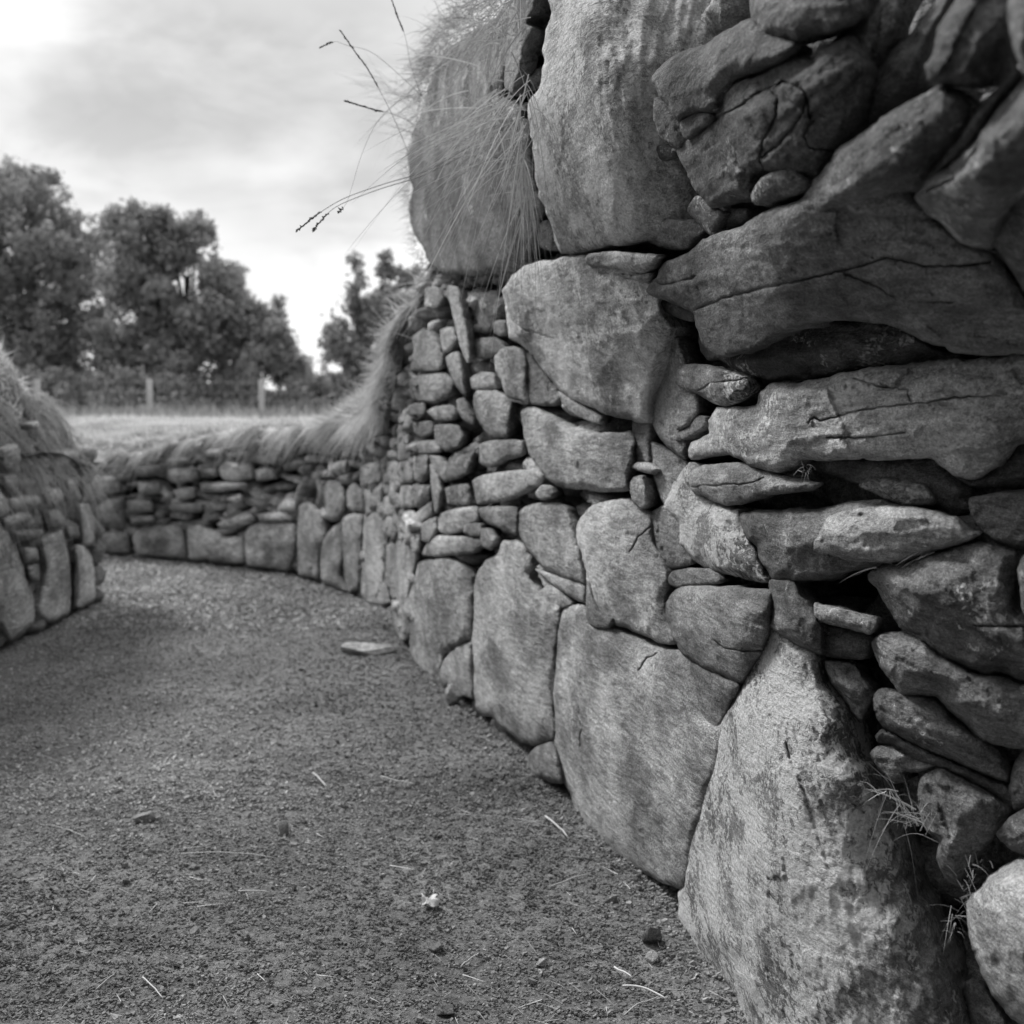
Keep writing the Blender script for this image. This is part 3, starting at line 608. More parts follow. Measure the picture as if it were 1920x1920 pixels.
for pts, tn, pr in [
    ([(500,280),(520,330),(570,560),(585,720),(560,745),(520,640),(480,470),(445,330),(445,265)], .29, .10),
    ([(435,700),(500,665),(540,780),(555,945),(490,875),(450,780)], .29, .05),
    ([(230,580),(290,535),(350,555),(400,640),(430,740),(400,785),(300,792),(220,782),(240,660)], .24, .06),
    ([(205,830),(260,810),(430,790),(485,860),(485,920),(380,982),(260,965),(218,900)], .21, .02),
    ([(160,1080),(180,1020),(220,1000),(245,1060),(200,1132),(173,1142)], .28, .03),
    ([(318,1030),(370,998),(470,988),(505,1040),(470,1085),(370,1085)], .34, .03),
    ([(208,990),(300,975),(315,1030),(265,1085),(228,1062)], .23, .02),
    ([(498,960),(540,945),(582,1030),(605,1112),(540,1085),(508,1032)], .28, .05),
    ([(365,1110),(500,1108),(535,1180),(522,1242),(440,1272),(378,1232)], .24, .02),
    ([(238,1100),(345,1085),(362,1150),(300,1192),(248,1162)], .24, .02),
    ([(265,1210),(370,1200),(405,1270),(340,1285),(268,1282)], .26, .02),
    ([(330,1290),(400,1300),(430,1338),(540,1288),(602,1268),(602,1320),(570,1400),(480,1442),(420,1452),(360,1382)], .29, .03),
    ([(630,1230),(700,1200),(885,1200),(900,1285),(780,1332),(700,1372),(638,1342)], .29, .02),
    ([(590,1440),(680,1400),(960,1370),(1030,1410),(1005,1472),(940,1492),(900,1525),(820,1562),(700,1582),(620,1592),(600,1510)], .27, .03),
    ([(968,1520),(1010,1468),(1062,1480),(1085,1520),(1062,1552),(1000,1562)], .31, .04),
    ([(425,1490),(560,1460),(590,1540),(565,1592),(440,1585)], .19, .0),
    ([(395,1640),(540,1600),(622,1600),(635,1690),(540,1742),(440,1772),(388,1742)], .30, .03),
    ([(635,1600),(850,1598),(875,1660),(862,1775),(760,1732),(680,1702),(638,1660)], .27, .02),
    ([(550,1700),(640,1700),(652,1772),(590,1784),(540,1755)], .29, .05),
    ([(285,1885),(350,1780),(440,1772),(640,1790),(665,1830),(600,1882),(480,1892),(350,1904)], .29, .03),
    ([(638,1730),(700,1738),(735,1800),(702,1864),(648,1832)], .28, .05),
    ([(340,1340),(372,1380),(408,1500),(395,1600),(370,1645),(350,1520)], .28, .08),
    ([(235,1662),(300,1600),(355,1555),(355,1640),(280,1705)], .28, .03),
    ([(285,1705),(372,1660),(385,1740),(340,1825),(288,1802)], .29, .04),
    ([(715,500),(750,478),(800,490),(805,560),(760,580),(725,560)], .27, .0),
    ([(590,600),(720,580),(800,640),(770,690),(640,720),(590,680)], .16, -.05),
    ([(600,330),(740,300),(780,380),(760,520),(660,560),(600,480)], .13, -.1),
    ([(400,540),(470,520),(500,600),(470,660),(420,680)], .29, .04),
    ([(310,290),(380,280),(420,350),(390,410),(320,400)], .27, .0),
]:
    add_stone(9, pts, tone=tn, lich=.25, prot=pr, facet=.7)
# --- far end of the curve
for pts, tn in [
    ([(85,800),(200,785),(290,798),(302,860),(292,925),(85,920)], .17),
    ([(305,830),(350,770),(420,748),(610,748),(635,830),(635,945),(480,950),(340,935)], .29),
    ([(638,760),(700,745),(800,775),(870,820),(982,825),(985,980),(820,978),(760,962),(650,955)], .29),
    ([(985,800),(1010,758),(1080,732),(1285,732),(1305,800),(1295,900),(1250,1025),(1130,1015),(1000,995),(980,900)], .31),
    ([(1305,640),(1380,605),(1465,700),(1485,800),(1450,900),(1435,1065),(1400,1075),(1308,1055),(1300,850)], .28),
    ([(1435,850),(1575,715),(1595,900),(1575,1050),(1620,1165),(1540,1135),(1438,1072)], .23),
    ([(1570,700),(1705,680),(1700,900),(1680,1140),(1612,1165),(1568,1000)], .30),
    ([(1708,680),(1815,668),(1838,800),(1838,1060),(1785,1205),(1690,1185),(1688,950)], .28),
    ([(1460,520),(1500,475),(1575,498),(1605,600),(1565,725),(1490,725),(1462,620)], .21),
    ([(1598,540),(1640,495),(1705,555),(1715,655),(1640,675),(1598,642)], .22),
    ([(518,410),(690,398),(715,470),(600,505),(528,482)], .33), ([(828,420),(870,368),(1032,378),(1042,470),(920,492),(850,474)], .33),
    ([(1045,418),(1150,408),(1185,470),(1060,484)], .30), ([(878,320),(1010,298),(1012,338),(900,344)], .32),
    ([(868,282),(1000,248),(1012,282),(890,304)], .30), ([(990,240),(1092,228),(1104,262),(1000,278)], .33),
    ([(718,500),(830,488),(1000,492),(1012,522),(850,552),(730,552)], .32), ([(878,590),(960,558),(982,600),(930,622)], .33),
    ([(298,700),(440,688),(452,732),(320,752)], .22), ([(1178,650),(1240,578),(1302,608),(1302,672),(1200,674)], .31),
    ([(1078,680),(1240,668),(1284,722),(1080,732)], .31), ([(818,740),(1000,668),(1062,720),(930,772),(850,772)], .31),
    ([(98,600),(260,588),(272,742),(150,758),(98,742)], .21), ([(68,450),(230,458),(242,552),(88,572)], .25),
    ([(348,490),(480,498),(484,562),(358,572)], .25), ([(556,540),(692,518),(694,582),(600,604)], .29),
    ([(278,600),(430,598),(442,672),(288,674)], .21), ([(538,620),(742,618),(722,672),(558,674)], .20),
    ([(688,270),(742,248),(732,287),(678,292)], .38), ([(1490,390),(1602,358),(1604,440),(1500,444)], .36),
    ([(330,400),(510,385),(520,450),(340,460)], .15), ([(720,410),(820,400),(830,460),(730,470)], .16),
    ([(740,300),(850,290),(860,340),(750,345)], .24), ([(520,350),(640,340),(660,375),(530,390)], .27),
]:
    add_stone(10, pts, tone=tn, lich=.15, prot=.06, facet=.5, bulge=.06, rf=.6)
for z_, pts, tn in [
    (8, [(325,480),(420,440),(505,480),(480,650),(450,740),(340,690),(315,600)], .28), (8, [(375,720),(455,700),(460,950),(400,965),(372,850)], .26),
    (8, [(195,560),(320,480),(335,640),(360,775),(250,785),(195,700)], .27), (8, [(225,330),(335,290),(345,480),(215,560)], .29),
    (9, [(145,1340),(225,1320),(245,1450),(155,1465)], .27), (9, [(55,1340),(140,1330),(152,1500),(65,1525)], .29), (9, [(165,1480),(235,1475),(245,1600),(155,1612)], .28),
    (9, [(60,1545),(150,1520),(155,1640),(55,1655)], .30), (9, [(240,1478),(345,1470),(345,1570),(248,1605)], .17), (9, [(148,1645),(235,1620),(285,1720),(200,1765)], .28),
    (9, [(-20,1655),(140,1660),(170,1760),(60,1790),(-20,1760)], .27), (9, [(120,1210),(180,1200),(240,1280),(200,1330),(130,1320)], .24), (9, [(240,1300),(330,1290),(340,1400),(300,1460),(245,1440)], .22),
    (9, [(180,1790),(280,1750),(285,1870),(200,1900)], .29), (9, [(-60,1500),(50,1470),(55,1600),(-50,1640)], .28), (9, [(-80,1360),(40,1330),(50,1450),(-70,1490)], .26),
]:
    add_stone(z_, pts, tone=tn, lich=.2, prot=.05, bulge=.06)
# --- the opposite wall
for pts, tn, nm in [
    ([(-70,1130),(0,1165),(60,1255),(110,1350),(150,1480),(182,1600),(182,1695),(130,1745),(60,1795),(30,1765),(0,1710),(-70,1710)], .31, 'boulder'),
    ([(198,1270),(250,1228),(320,1208),(342,1280),(368,1420),(378,1550),(352,1655),(270,1700),(220,1685),(188,1640),(208,1500),(228,1400)], .31, 'boulder'),
    ([(378,1300),(430,1288),(472,1350),(490,1450),(496,1560),(482,1592),(450,1604),(430,1622),(380,1612),(378,1480)], .40, 'boulder'),
    ([(238,1120),(290,1106),(334,1150),(322,1204),(250,1194)], .30, 'stone'), ([(10,1160),(100,1118),(164,1140),(130,1184),(30,1204)], .28, 'stone'),
    ([(30,1060),(190,1036),(214,1080),(80,1124)], .30, 'stone'), ([(218,1030),(300,996),(344,1040),(312,1094),(228,1084)], .18, 'stone'),
    ([(336,1190),(402,1186),(414,1252),(348,1264)], .18, 'stone'), ([(398,1080),(460,1076),(492,1200),(484,1296),(420,1294),(408,1180)], .28, 'stone'),
    ([(108,1310),(190,1306),(204,1372),(128,1394)], .31, 'stone'), ([(60,1220),(224,1216),(206,1262),(100,1274)], .26, 'stone'),
    ([(338,960),(402,946),(424,1060),(348,1074)], .28, 'stone'), ([(10,930),(90,936),(94,1024),(24,1014)], .28, 'stone'),
    ([(408,950),(452,936),(480,1070),(420,1084)], .28, 'stone'), ([(146,670),(192,656),(204,692),(158,704)], .33, 'stone'),
    ([(10,800),(90,770),(110,860),(60,920),(10,900)], .25, 'stone'), ([(130,1400),(200,1390),(205,1480),(150,1480)], .22, 'stone'),
    ([(370,1480),(385,1300),(395,1290),(430,1450),(400,1620),(375,1620)], .16, 'stone'), ([(-70,1000),(20,1030),(60,1110),(10,1150),(-70,1130)], .28, 'stone'),
]:
    add_stone(2, pts, nm, tn, .15, left=True, facet=.5, bulge=.09, prot=.03)

# --- small packing stones between and behind the larger ones (a single mass of rubble)
def unify(parts):
    vs, ls, ts, at_, off = [], [], [], [], 0
    for v, li, lt, tn in parts:
        vs.append(v); ls.append(np.array(li) + off); ts.append(np.array(lt)); at_.append(np.full(len(v), tn)); off += len(v)
    return np.concatenate(vs), (np.concatenate(ls), np.concatenate(ts)), np.concatenate(at_)
As = WA
def a_of_s(s): return np.interp(s, WS, WA)
def map_sz(off):
    def f(P, rel):
        a = a_of_s(P[:, 0]); Y0 = wallY(a); e = (P[:, 1] - CAMH) / Y0
        Y = Y0 * lean(a, e); ix, iy = inward(a); k_ = off - rel
        return np.stack([a * Y + ix * k_, Y + iy * k_, CAMH + e * Y], -1)
    return f
def inw_sz(P):
    a = a_of_s(P[:, 0]); ix, iy = inward(a); return np.stack([ix, iy, np.zeros_like(ix)], -1)
def fill(s0, s1, off, hmin, hmax, zfun, step, wmax=5.0):
    parts = []; z = 0.0; row = 0
    while z < 2.5:
        hh = rng.uniform(hmin, hmax)
        s = s0 + rng.uniform(-.2, 0)
        while s < s1:
            w = rng.uniform(1.2, wmax) * hh
            if s + w > s1 + .05: w = max(hh * .8, s1 - s)
            h2 = hh * rng.uniform(.85, 1.12); wob = .35 * hh * math.sin(s * 2.3 + row) + .2 * hh * math.sin(s * 5.1)
            zc = z + wob
            if zc + h2 * .5 < zfun(s + w / 2) and zc > -.1:
                n = rng.integers(6, 9); th = np.sort(rng.uniform(0, 6.283, n) * .25 + np.arange(n) / n * 6.283)
                pw = .6
                c_, s_ = np.cos(th), np.sin(th)
                pts = np.stack([s + w / 2 + np.sign(c_) * np.abs(c_) ** pw * w * .52, zc + h2 / 2 + np.sign(s_) * np.abs(s_) ** pw * h2 * .53], -1)
                pts += rng.uniform(-.14, .14, pts.shape) * hh
                ra = rng.normal(0, .16) if rng.uniform() > .12 else rng.uniform(-1.2, 1.2); cc_ = pts.mean(0); dd_ = pts - cc_
                pts = cc_ + np.stack([dd_[:, 0] * math.cos(ra) - dd_[:, 1] * math.sin(ra), dd_[:, 0] * math.sin(ra) + dd_[:, 1] * math.cos(ra)], -1)
                far_ = float(np.interp(s, WS, WY))
                st = max(step, hh / 9)
                v, li, lt = stone_geo(pts, st, map_sz(off + rng.uniform(-.025, .03)), inw_sz, 1.0, bulge=min(.05, hh * .45), facet=.8, thick=.14, rf=.45, edge_noise=1.6, rough=1.3)
                parts.append((v, li, lt, float(np.clip(rng.normal(.33, .07), .16, .48))))
            s += w * 1.02
        z += hh * .98; row += 1
    return parts
def ztop(s):
    a = a_of_s(s); return CAMH + float(topE(a)) * float(wallY(a)) - .02
s_end = float(wallS(-.075)); s_nearframe = float(wallS(.45))
s_mid = float(wallS(.06))
plain.sort(key=lambda q: -q[0])
for q in plain[:96]: mesh_obj('stone', q[1], (np.array(q[2]), np.array(q[3])), M_stone, wall, {'tone': q[4], 'lichen': q[5], 'grain': q[6]})
rest = [(q[1], q[2], q[3], q[4]) for q in plain[96:]]
parts = rest + fill(s_nearframe, s_mid, .17, .06, .12, ztop, .012)
parts += fill(s_mid, s_end, .06, .045, .10, ztop, .010)
parts += fill(s_end, float(WS[-1]) - .3, .02, .035, .085, ztop, .012)
parts += fill(0.0, s_nearframe - .1, .04, .12, .24, ztop, .02, 2.4)
v, fc, tn = unify(parts)
o = mesh_obj('packing_stones', v, fc, M_stone, wall, {'tone': tn, 'lichen': .2, 'grain': 1.0}); tag(o, kind='stuff')
# earth core behind the stones
ss = np.linspace(0.05, WS[-1] - .05, 260); zz = np.linspace(-.05, 1, 60)
V = []
for s in ss:
    zt = ztop(s) + .03
    Pz = np.stack([np.full(60, s), zz * zt], -1); Pz[:, 1] = np.maximum(Pz[:, 1], -.1)
    V.append(map_sz(.28)(Pz, np.zeros(60)))
V = np.array(V); Pn = V.reshape(-1, 3)
Pn = Pn + (.03 * fbm(Pn * 9, 3, 5))[:, None] * np.array([1, .3, .2])
mesh_obj('earth_core', Pn, grid_faces(260, 60), M_earth, wall)

# left wall rubble + core
def map_l2(off):
    def f(P, rel):                       # P: (y along, z)
        return np.stack([LX - off + rel + 0 * P[:, 0], P[:, 0], P[:, 1]], -1)
    return f
parts = []
z = 0.0
while z < .84:
    hh = rng.uniform(.07, .13); y = 1.0
    while y < 7.25:
        w = rng.uniform(1.2, 3.2) * hh
        n = 7; th = np.arange(n) / n * 6.283 + rng.uniform(0, .4, n)
        pts = np.stack([y + w / 2 + np.cos(th) * w * .54, z + hh / 2 + np.sin(th) * hh * .6], -1)
        v, li, lt = stone_geo(pts[::-1], .02, map_l2(.05 + rng.uniform(-.02, .03)), lambda P: np.tile([-1., 0, 0], (len(P), 1)), 1.0, bulge=.04, thick=.12)
        parts.append((v, li, lt, float(np.clip(rng.normal(.34, .06), .18, .46)))); y += w
    z += hh
# its end face turning away to the left
z = 0.0
while z < .80:
    hh = rng.uniform(.08, .16); x = LX - 4
    while x < LX - .1:
        w = min(rng.uniform(1.2, 2.6) * hh, LX - x + .02); n = 7; th = np.arange(n) / n * 6.283 + rng.uniform(0, .4, n)
        pts = np.stack([x + w / 2 + np.cos(th) * w * .54, z + hh / 2 + np.sin(th) * hh * .6], -1)
        f_ = lambda P, rel: np.stack([P[:, 0], 7.35 + rel, P[:, 1]], -1)
        v, li, lt = stone_geo(pts[::-1], .03, f_, lambda P: np.tile([0., -1, 0], (len(P), 1)), 1.0, bulge=.04, thick=.12)
        parts.append((v, li, lt, .24)); x += w
    z += hh
v, fc, tn = unify(parts)
o = mesh_obj('packing_stones', v, fc, M_stone, lwall, {'tone': tn, 'lichen': .2, 'grain': 1.0}); tag(o, kind='stuff')
bx = [(LX - .16, -2), (LX - .16, 7.25), (LX - 6, 7.25), (LX - 6, -2)]
vv = [(x, y, zz_) for zz_ in (-.1, .95) for x, y in bx]
mesh_obj('earth_core', vv, [(0, 1, 5, 4), (1, 2, 6, 5), (2, 3, 7, 6), (3, 0, 4, 7), (4, 5, 6, 7)], M_earth, lwall, smooth_=False)

# ------------------------------------------------------------------ turf bank behind the wall, and the field
ns = 260; sb = np.linspace(0.0, WS[-1], ns)
wv = np.r_[0, .04, .1, .18, .28, .4, .55, .75, 1, 1.35, 1.8, 2.5, 3.5, 5, 7, 10, 14, 20, 30, 60, 150, 400, 900]
ab = a_of_s(sb); Yb = wallY(ab); eb = topE(ab); k = np.ones(9) / 9; eb = np.convolve(np.pad(eb, 4, 'edge'), k, 'valid')
Yt = Yb * lean(ab, eb); ix, iy = inward(ab)
zt = CAMH + eb * Yt
es_ = np.convolve(np.pad(silE(ab), 3, 'edge'), np.ones(7) / 7, 'valid'); zs_ = np.maximum(CAMH + es_ * (Yt + .25), zt + .05) - .05; zs_ = np.minimum(zs_, np.maximum(zt + .2, 2.5))
BV = np.zeros((ns, len(wv), 3))
for j, w in enumerate(wv):
    ww = w + .10 + .07 * fbm(np.stack([sb * 3.1, 0 * sb, 0 * sb], -1), 3, 808) * (w < 1) - (.15 * smooth(ab, -.17, -.11) * (1 - smooth(ab, -.082, -.060)) + .10 * (1 - smooth(ab, -.17, -.11)))
    X = ab * Yt + ix * ww; Y = Yt + iy * ww
    field = .93 - .42 * smooth(Y, 14, 26)
    dome = zt + (zs_ - zt) * (1 - math.exp(-w / .16)) - .02
    k_ = smooth(w, .8, 4.5)
    Z = dome * (1 - k_) + field * k_
    P = np.stack([X, Y, np.zeros(ns)], -1)
    Z = Z + .05 * fbm(P * 2.2, 3, 21) * (w < 20) * (w > .02)
    BV[:, j] = np.stack([X, Y, Z], -1)
BV = np.concatenate([BV[:, :1] + np.stack([ix * .06, iy * .06, np.full(ns, -.10)], -1)[:, None], BV], 1)
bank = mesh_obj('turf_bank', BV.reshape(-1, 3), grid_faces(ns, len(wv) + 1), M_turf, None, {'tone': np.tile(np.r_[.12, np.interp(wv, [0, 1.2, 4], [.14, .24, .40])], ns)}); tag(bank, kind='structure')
# bank on the left
def lb_h(x, y):
    x = x + .12
    d = np.minimum(LX - .02 - x, 7.22 - y)
    g_ = smooth(7.22 - y, .0, .9); base = .80 + (.40 + .42 * g_) * (1 - np.exp(-np.maximum(d, 0) / .09)) + .10 * g_ + .25 * smooth(-x + LX, .3, 1.5)
    P = np.stack([x, y, 0 * x], -1).reshape(-1, 3)
    return base + (.06 * fbm(P * 2.5, 3, 44)).reshape(x.shape)
lx_ = LX - .02 - np.r_[-.03, 0, .05, .1, .2, .3, .45, .6, .8, 1, 1.4, 2, 3, 5, 9, 20]; ly_ = np.r_[-3, np.linspace(0, 6.6, 40), np.linspace(6.7, 7.42, 14)]
LXg, LYg = np.meshgrid(lx_, ly_, indexing='ij')
lb = mesh_obj('turf_bank', np.stack([LXg, LYg, lb_h(LXg, LYg)], -1).reshape(-1, 3), grid_faces(len(lx_), len(ly_)), M_turf, None, {'tone': .15}); tag(lb, kind='structure')

# ------------------------------------------------------------------ grass blades (ribbons)
def blades(name, root, d0, length, width, droop, tone, label, cat='grass', kind='stuff', segs=5, wind=(-.1, 0, 0), mat=None, parent=None):
    n = len(root); t = np.linspace(0, 1, segs + 1)
    d0 = d0 / np.linalg.norm(d0, axis=1)[:, None]
    g = np.array([wind[0], wind[1], -1.0])
    pts = root[:, None, :] + d0[:, None, :] * (length[:, None] * t)[:, :, None] + g[None, None, :] * (droop[:, None] * length[:, None] * t ** 2)[:, :, None]
    side = np.cross(d0, np.stack([rng.normal(size=n), rng.normal(size=n), rng.normal(size=n) * .3], -1)); side /= np.linalg.norm(side, axis=1)[:, None] + 1e-9
    wt = width[:, None] * (1 - t[None, :] ** 1.6 * .92) * .5
    A = pts - side[:, None, :] * wt[:, :, None]; B = pts + side[:, None, :] * wt[:, :, None]
    V = np.stack([A, B], 2).reshape(n, -1, 3)
    nv = (segs + 1) * 2
    q = np.array([[2 * i, 2 * i + 1, 2 * i + 3, 2 * i + 2] for i in range(segs)])
    li = (q[None] + (np.arange(n) * nv)[:, None, None]).reshape(-1)
    o = mesh_obj(name, V.reshape(-1, 3), (li, np.full(n * segs, 4)), mat or M_grass, parent, {'tone': np.repeat(tone, nv)})
    if parent is None: tag(o, label, cat, kind=kind)
    return o
def cdir(P, base, spread, cell=.12):
    """tufts: neighbouring blades share a lean"""
    q = P / cell
    f = np.stack([vnoise(q, 301), vnoise(q, 302), vnoise(q, 303)], -1)
    return np.asarray(base) + f * spread * 1.5 + rng.normal(size=P.shape) * spread * .85
def rdir(n, base, spread): return np.array(base)[None] + rng.normal(size=(n, 3)) * spread

# turf along the top of the curved wall
def bank_pts(n, smin, smax, wmax, pw=1.6):
    s = rng.uniform(smin, smax, n); w = rng.uniform(0, 1, n) ** pw * wmax
    fi = (s - sb[0]) / (sb[-1] - sb[0]) * (ns - 1); i0 = np.clip(fi.astype(int), 0, ns - 2); fs = fi - i0
    j = np.clip(np.searchsorted(wv, w) - 1, 0, len(wv) - 2); fw = (w - wv[j]) / (wv[j + 1] - wv[j])
    B = BV[:, 1:]
    P = (B[i0, j] * (1 - fw)[:, None] + B[i0, j + 1] * fw[:, None]) * (1 - fs)[:, None] + (B[i0 + 1, j] * (1 - fw)[:, None] + B[i0 + 1, j + 1] * fw[:, None]) * fs[:, None]
    return P, s, w
s_a, s_b = float(wallS(-.04)), float(wallS(-.42))
n = 66000; P, s, w = bank_pts(n, s_a, s_b, 1.4, 1.5)
a_ = a_of_s(s); ixx, iyy = inward(a_)
hang = (w < .14)
d0 = np.stack([-ixx * np.where(hang, .9, .35), -iyy * np.where(hang, .9, .35), np.where(hang, .25, .9)], -1); d0 = cdir(P, d0, .85, .08)
steep = smooth(zt[np.clip(((s / sb[-1]) * (ns - 1)).astype(int), 0, ns - 1)], 1.0, 1.5)
tall = .75 - .28 * steep
ln = (.04 + .15 * rng.uniform(0, 1, n) ** 1.7) * tall
pat = fbm(P * np.array([3, 3, 3]), 3, 61)
blades('turf_grass', P, d0, ln, rng.uniform(.003, .006, n) * 1.3, rng.uniform(.2, 1.0, n) + hang * .7, np.clip(rng.normal(.52, .10, n) + .5 * fbm(P * 7, 3, 62) + .2 * pat, .10, .85), 'pale windblown turf capping the curved wall and drooping over its top stones', wind=(-.3, 0, 0))
n = 15000; P, s, w = bank_pts(n, float(wallS(-.05)), float(wallS(-.40)), .22, 1.0)
P[:, 2] -= rng.uniform(0, 1, n) ** 2 * .16
keep = fbm(np.stack([s * 2.6, w, 0 * s], -1), 3, 333) > -.28; P, s = P[keep], s[keep]; n = len(P)
ixx, iyy = inward(a_of_s(s)); d0 = cdir(P, np.stack([-ixx, -iyy, .15 + 0 * s], -1), .6, .08)
blades('hanging_grass', P, d0, rng.uniform(.02, 1, n) ** 1.8 * .12 + .02, rng.uniform(.002, .006, n), rng.uniform(.1, 1.2, n), np.clip(rng.normal(.46, .16, n), .10, .8), 'ragged fringe of grass hanging over the upper stones of the curved wall', wind=(0, 0, 0))
n = 9000; P, s, w = bank_pts(n, float(wallS(-.055)), float(wallS(-.15)), .5, 1.3)
ixx, iyy = inward(a_of_s(s)); d0 = cdir(P, np.stack([-ixx * .9, -iyy * .9, .75 + 0 * s], -1), .7, .07)
blades('tussock_grass', P, d0, .04 + .17 * rng.uniform(0, 1, n) ** 1.6, rng.uniform(.002, .006, n), rng.uniform(-.1, .8, n), np.clip(rng.normal(.52, .12, n) + .4 * fbm(P * 8, 3, 63), .12, .85), 'fuzzy pale tussocks on the steep turf beside the skyline boulder', wind=(0, 0, 0))
# field beyond
n = 30000; P, s, w = bank_pts(n, float(wallS(-.06)), float(WS[-1]) - .2, 17, 1.0)
blades('field_grass', P, rdir(n, (-.2, 0, 1), .3), rng.uniform(.05, .12, n), rng.uniform(.006, .012, n), rng.uniform(.1, .6, n), np.clip(rng.normal(.66, .06, n), .4, .85), 'short pale grass of the field behind the far wall')
# tall rough grass along the fence
n = 22000; x = rng.uniform(-12, 1.5, n); y = rng.uniform(22.5, 29.5, n); zf = .93 - .42 * smooth(y, 14, 26)
blades('rough_grass', np.stack([x, y, zf], -1), rdir(n, (-.1, 0, 1), .3), rng.uniform(.25, .75, n), rng.uniform(.012, .025, n), rng.uniform(.1, .5, n), np.clip(rng.normal(.34, .09, n), .12, .6), 'tall rough grass growing along the wire fence')
# left bank
n = 52000
x = LX - .13 - rng.uniform(0, 1, n) ** 1.5 * 2.2; y = rng.uniform(4.6, 7.2, n)
sel = rng.uniform(size=n) < .12; y[sel] = 7.2 - rng.uniform(0, .25, sel.sum())
z = lb_h(x, y); edge = LX - .12 - x
d0 = np.stack([np.where(edge < .35, .22, .05) * (y < 6.6) - .15 * (y > 6.6), np.where(y > 7.1, .25, 0), np.where(edge < .3, .5, .9)], -1); d0 = cdir(np.stack([x, y, z], -1), d0, .55, .15); d0[:, 0] = np.where(edge < .35, np.minimum(d0[:, 0], .12), d0[:, 0])
pat = fbm(np.stack([x, y, z], -1) * 4.2, 3, 91)
blades('turf_grass', np.stack([x, y, z], -1), d0, (.03 + .10 * rng.uniform(0, 1, n) ** 1.8), rng.uniform(.003, .008, n), rng.uniform(-.1, 1.0, n),
       np.clip(rng.normal(.80, .10, n) + .45 * pat, .2, .9), 'shaggy pale grass heaped over the wall end at the left edge', wind=(.02, 0, 0))
# curtain of dead grass hanging down the left wall
n = 5200; c = np.concatenate([rng.uniform(5.0, 6.3, 1600), rng.uniform(6.3, 7.15, 3600)])
zz_ = rng.uniform(.80, 1.22, n); x = LX - .05 - (zz_ - .8) * .45 + rng.uniform(0, .05, n)
keep = fbm(np.stack([c * 5, zz_ * 2, 0 * c], -1), 2, 12) > -.12
x, c, zz_ = x[keep], c[keep], zz_[keep]; n = len(c)
blades('hanging_grass', np.stack([x, c, zz_], -1), rdir(n, (.06, 0, -.3), .16), rng.uniform(.12, .30, n), rng.uniform(.003, .006, n), rng.uniform(.4, .9, n), np.clip(rng.normal(.42, .12, n), .12, .7), 'curtain of dead grass hanging down the left wall end', wind=(0, 0, 0))
# loose long stems above the left bank
n = 110; x = LX - rng.uniform(.0, 1.2, n); y = rng.uniform(5.3, 7.3, n)
blades('long_grass', np.stack([x, y, lb_h(x, y)], -1), rdir(n, (.35, 0, .8), .35), rng.uniform(.2, .5, n), rng.uniform(.002, .004, n), rng.uniform(.2, .8, n), np.clip(rng.normal(.35, .06, n), .1, .5), 'long bent grass stems rising from the heap at the left edge', wind=(.3, 0, 0))

# hanging and spiky grass over the skyline boulder
def near_tuft(name, npt, boxpx, yfun, base, spread, lr, dr, tone, label, wr=(.0016, .0034), wind=(-.1, 0, 0)):
    pxx = rng.uniform(boxpx[0], boxpx[2], npt); pyy = rng.uniform(boxpx[1], boxpx[3], npt)
    Y = yfun(pxx, pyy); R_ = at(pxx, pyy, 1.0) - np.array([0, 0, CAMH]); R_ = R_ * Y[:, None] + np.array([0, 0, CAMH])
    d = rdir(npt, base, spread)
    return R_, d, rng.uniform(*lr, npt), rng.uniform(*wr, npt), rng.uniform(*dr, npt), np.clip(rng.normal(tone, .07, npt), .12, .65)
def surfY(px_, py_, off=.0):
    a, e = ae(px_, py_); return wallY(a) * lean(a, e) - off
def crest(npt, pts, offr, jitter=6):
    t = rng.uniform(0, len(pts) - 1.001, npt); i = t.astype(int); f = (t - i)[:, None]
    p = np.array(pts, float); q = p[i] * (1 - f) + p[i + 1] * f + rng.normal(size=(npt, 2)) * jitter
    Y = surfY(q[:, 0], q[:, 1]) - rng.uniform(*offr, npt)
    R_ = (at(q[:, 0], q[:, 1], 1.0) - np.array([0, 0, CAMH])) * Y[:, None] + np.array([0, 0, CAMH]); return R_
def merge_blades(name, sets, label, wind=(-.1, 0, 0), segs=9):
    R_, d, l, wd, dr, tn = [np.concatenate([s_[i] for s_ in sets]) for i in range(6)]
    return blades(name, R_, d, l, wd, dr, tn, label, segs=segs, wind=wind)
def bset(R_, base, spread, lr, dr, tone, wr=(.0016, .0032)):
    n_ = len(R_); return (R_, cdir(R_, base, spread, .05), rng.uniform(*lr, n_), rng.uniform(*wr, n_), rng.uniform(*dr, n_), np.clip(rng.normal(tone, .08, n_), .1, .65))
sky_edge = [(965, -20), (900, 15), (850, 50), (815, 100), (800, 150), (790, 190), (770, 260)]
